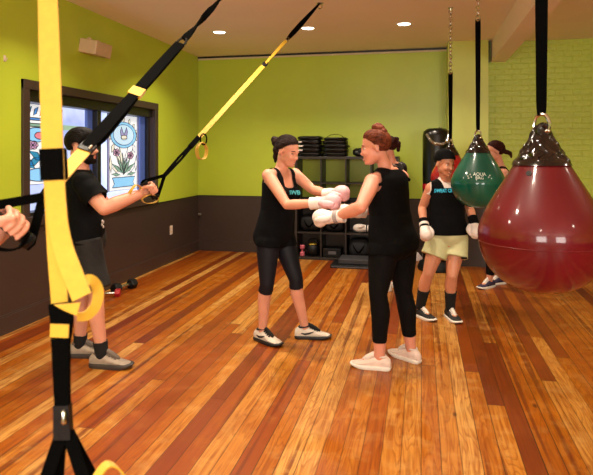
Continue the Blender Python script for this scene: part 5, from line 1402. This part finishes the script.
# the strap the man pulls
a, b = (320, 3, 5.715), (164.5, 175.5, 4.07)
Q = lambda px: between(a, b, px)
t = thing('suspension_strap', 'yellow strap with black top pulled by the bearded man', 'suspension trainer', Q(164.5), 'suspension trainers')
d = (Q(320) - Q(164.5)).normalized(); sd = d.cross(FWD).normalized(); lo = d.cross(sd).normalized()
mb = MB(); mb.ribbon([Q(320), Q(310), Q(301), Q(293), Q(287)], [.018, .036, .048, .046, .030], .006, sd); mb.build('anchor_webbing', M_BLKW, t)
mb = MB(); mb.tube([Q(287) + d * .03 * math.cos(2 * PI * k / 14) + sd * .014 * math.sin(2 * PI * k / 14) for k in range(14)], .004, 6, loop=True); mb.build('carabiner', M_STEEL, t)
mb = MB()
for s in (-1, 1): mb.ribbon([Q(286) + lo * s * .004, Q(276) + lo * s * .005, Q(265.5) + lo * s * .004], [.030, .026, .018], .003, sd)
mb.build('upper_webbing', M_YEL, t)
mb = MB(); mb.tube([Q(265) + d * .028 * math.cos(2 * PI * k / 14) + sd * .018 * math.sin(2 * PI * k / 14) for k in range(14)], .006, 7, loop=True); mb.ribbon([Q(266.5), Q(262.5)], .03, .008, sd); mb.build('locking_loop', M_BLKR, t)
mb = MB()
for s in (-1, 1): mb.ribbon([Q(263) + lo * s * .004, Q(232) + lo * s * .006, Q(198) + lo * s * .004], .036, .0028, sd)
mb.build('main_webbing', M_YEL, t)
mb = MB(); c = Q(196); mb.ribbon([Q(199), Q(190)], .038, .016, sd); mb.build('buckle', M_BLKW, t)
mb = MB(); cc = Q(199) + RGT * .035 - Vector((0, 0, .015)); mb.tube([cc + RGT * .024 * math.cos(2 * PI * k / 16) + Vector((0, 0, .042 * math.sin(2 * PI * k / 16))) for k in range(16)], .006, 7, loop=True); mb.build('pull_loop', M_BLKW, t)
q = Q(198) - Vector((0, 0, .03))
cradle(t, q + RGT * .028, .13, .04, RGT * .034 + FWD * .036)
mb = MB()
for s in (-1, 1): mb.ribbon([Q(193) + sd * s * .006, Q(180) + sd * s * .011, Q(164.5) + sd * s * .006], .018, .004, sd)
mb.build('lower_webbing', M_BLKW, t)
mb = MB(); mb.ribbon([Q(186.5), Q(183)], .034, .01, sd); mb.build('webbing_keeper', M_BLKW, t)
ap = Q(164.5)
ax1 = Vector(HA1); ax2 = Vector(HA2); c1, c2 = Vector(HC1), Vector(HC2)
handle(t, ap, c1 - ax1 * .068, c1 + ax1 * .068, FWD)
handle(t, ap + FWD * .02, c2 - ax2 * .068, c2 + ax2 * .068)
cradle(t, c1 - ax1 * .05 - RGT * .06 - FWD * .03, .085, .034, RGT * .026 + FWD * .03, back=RGT * -.03)
cradle(t, c1 + ax1 * .05 - RGT * .03 - FWD * .02, .06, .034, RGT * .05 + FWD * .04)
anchor(t, Q(320))

# the strap held by the person at the left edge
a, b = (278, -65.5, 3.92), (43, 197, 1.52)
Q2 = lambda px: between(a, b, px)
t = thing('suspension_strap', 'black and yellow strap slanting across the window to the fist at left', 'suspension trainer', Q2(43), 'suspension trainers')
d = (Q2(278) - Q2(43)).normalized(); sd = d.cross(FWD).normalized(); lo = d.cross(sd).normalized()
pts, sides, wd = [], [], []
for k in range(25):
    q = 278 + (184 - 278) * k / 24; pts.append(Q2(q)); an_ = k * .55; sides.append(sd * math.cos(an_) + lo * math.sin(an_)); wd.append(.030)
mb = MB(); mb.ribbon(pts, wd, .007, sides); mb.build('anchor_webbing', M_BLKW, t)
mb = MB(); mb.tube([Q2(181.5) + d * .042 * math.cos(2 * PI * k / 14) + sd * .016 * math.sin(2 * PI * k / 14) for k in range(14)], .005, 6, loop=True); mb.build('carabiner', M_BLKR, t)
mb = MB()
for s in (-1, 1): mb.ribbon([Q2(180) + lo * s * .004, Q2(160) + lo * s * .007, Q2(138) + lo * s * .005], .040, .003, sd)
mb.build('main_webbing', M_BLKW, t)
mb = MB(); mb.ribbon([Q2(139.5), Q2(133.5)], .047, .016, sd); mb.build('webbing_keeper', M_YEL, t)
mb = MB()
for s in (-1, 1): mb.ribbon([Q2(135) + lo * s * .005, Q2(120) + lo * s * .010 - Vector((0, 0, .004)), Q2(100) + lo * s * .012 - Vector((0, 0, .006)), Q2(87) + lo * s * .006], [.036, .040, .042, .036], .003, sd)
mb.build('loop_webbing', M_BLKW, t)
mb = MB(); mb.ribbon([Q2(90), Q2(84)], .042, .014, sd); mb.build('buckle', M_BLKR, t)
mb = MB(); mb.tube([Q2(87.5) - sd * .012 + lo * .009, Q2(86) - sd * .012 + lo * .009], .005, 8, round_ends=True); mb.build('rivet', M_STEEL, t)
mb = MB(); mb.ribbon([Q2(85), Q2(72), Q2(58)], .040, .006, sd); mb.build('adjusting_webbing', M_YEL, t)
mb = MB(); mb.ribbon([Q2(60), Q2(50), Q2(43)], [.036, .032, .024], .007, sd); mb.build('lower_webbing', M_BLKW, t)
axf = Vector(HAF); cf = Vector(HCF)
handle(t, Q2(43), cf - axf * .068, cf + axf * .068, FWD)
mb = MB(); w0 = cf + axf * .06
mb.ribbon(spline([w0 + Vector((0, 0, .01)), Vector(P(27, 234, 1.46)), Vector(P(20, 247, 1.44)), Vector(P(5, 250, 1.42)), Vector(P(-12, 244, 1.41)), Vector(P(-10, 238, 1.45))], 5), .02, .004, FWD); mb.build('foot_loop', M_BLKW, t)
anchor(t, Q2(278))

# the strap hanging close to the camera
D3 = 1.06
t = thing('suspension_strap', 'blurred yellow strap hanging straight down close to the camera', 'suspension trainer', P(64, 440, D3), 'suspension trainers')
p3 = lambda x, y, dd=0.0: Vector(P(x, y, D3 + dd))
tilt = RGT
mb = MB(); mb.ribbon([p3(30, -655), p3(40, -250), p3(47.5, -20), p3(48.5, 8)], .036, .006, tilt); mb.build('anchor_webbing', M_BLKW, t)
mb = MB(); mb.ribbon([p3(47.8, -4, -.004), p3(50, 70, -.005), p3(52.5, 150, -.006), p3(56, 200, -.008)], [.036, .039, .040, .036], .003, tilt); mb.build('front_webbing', M_YEL, t)
mb = MB(); mb.ribbon([p3(47.8, -4, .004), p3(50, 80, .005), p3(53, 160, .006), p3(56.5, 250, .006), p3(60, 308, .004)], [.036, .038, .038, .034, .030], .003, tilt); mb.build('back_webbing', M_YEL, t)
mb = MB(); mb.ribbon([p3(53, 148.5), p3(54.5, 180)], .043, .022, tilt + Vector((0, 0, -.12))); mb.build('webbing_keeper', M_BLKW, t)
mb = MB(); mb.ribbon(spline([p3(56, 198, -.008), p3(58.5, 225, -.012), p3(64, 250, -.018), p3(73, 274, -.028), p3(82, 297, -.036)], 5), .036, .003, (RGT * .9 + Vector((0, 0, .12))))
mb.build('loose_tail', M_YEL, t)
mb = MB(); mb.ribbon(spline([p3(84, 281, -.03), p3(91, 280, -.02), p3(96.5, 286, -.012), p3(98, 296, -.012), p3(95, 307, -.016), p3(87, 315.5, -.02), p3(77, 317, -.026)], 5), .020, .003, [(FWD * .55 + (RGT * math.cos(2.2 - k * .12) + Vector((0, 0, 1)) * math.sin(2.2 - k * .12)) * .8) for k in range(31)]); mb.build('curled_end', M_YEL, t)
mb = MB(); mb.prism([(0, 0), (1, .12), (.86, -.55), (0.4, -.3)], p3(54, 305, -.045), RGT * .047, Vector((0, 0, .035)), FWD * .003); 
mb.build('folded_tail', M_YEL, t, smooth=False)
mb = MB(); mb.ribbon([p3(60, 303, -.0), p3(62, 320), p3(61, 345), p3(62, 385), p3(63.5, 425)], [.040, .040, .032, .028, .025], .012, tilt); mb.build('lower_webbing', M_BLKW, t)
mb = MB(); mb.ribbon([p3(61.5, 323), p3(61, 336)], .034, .018, tilt + Vector((0, 0, .28))); mb.build('yellow_keeper', M_YEL, t)
mb = MB(); mb.ribbon([p3(62.5, 404), p3(63.5, 438)], [.028, .032], .018, tilt); mb.build('buckle', M_BLKR, t)
mb = MB(); mb.tube([p3(63.5, 412, -.012), p3(64, 422, -.014)], [.004, .0055], 8, round_ends=True); mb.build('steel_tongue', M_STEEL, t)
handle(t, p3(60.5, 436), p3(22, 560, -.02), p3(48, 575, .07), FWD)
handle(t, p3(68, 432), p3(108, 548, -.05), p3(134, 560, .05), FWD)
cradle(t, p3(108, 464, -.02), .09, .024, RGT * .025 + FWD * .02)
anchor(t, p3(30, -664))
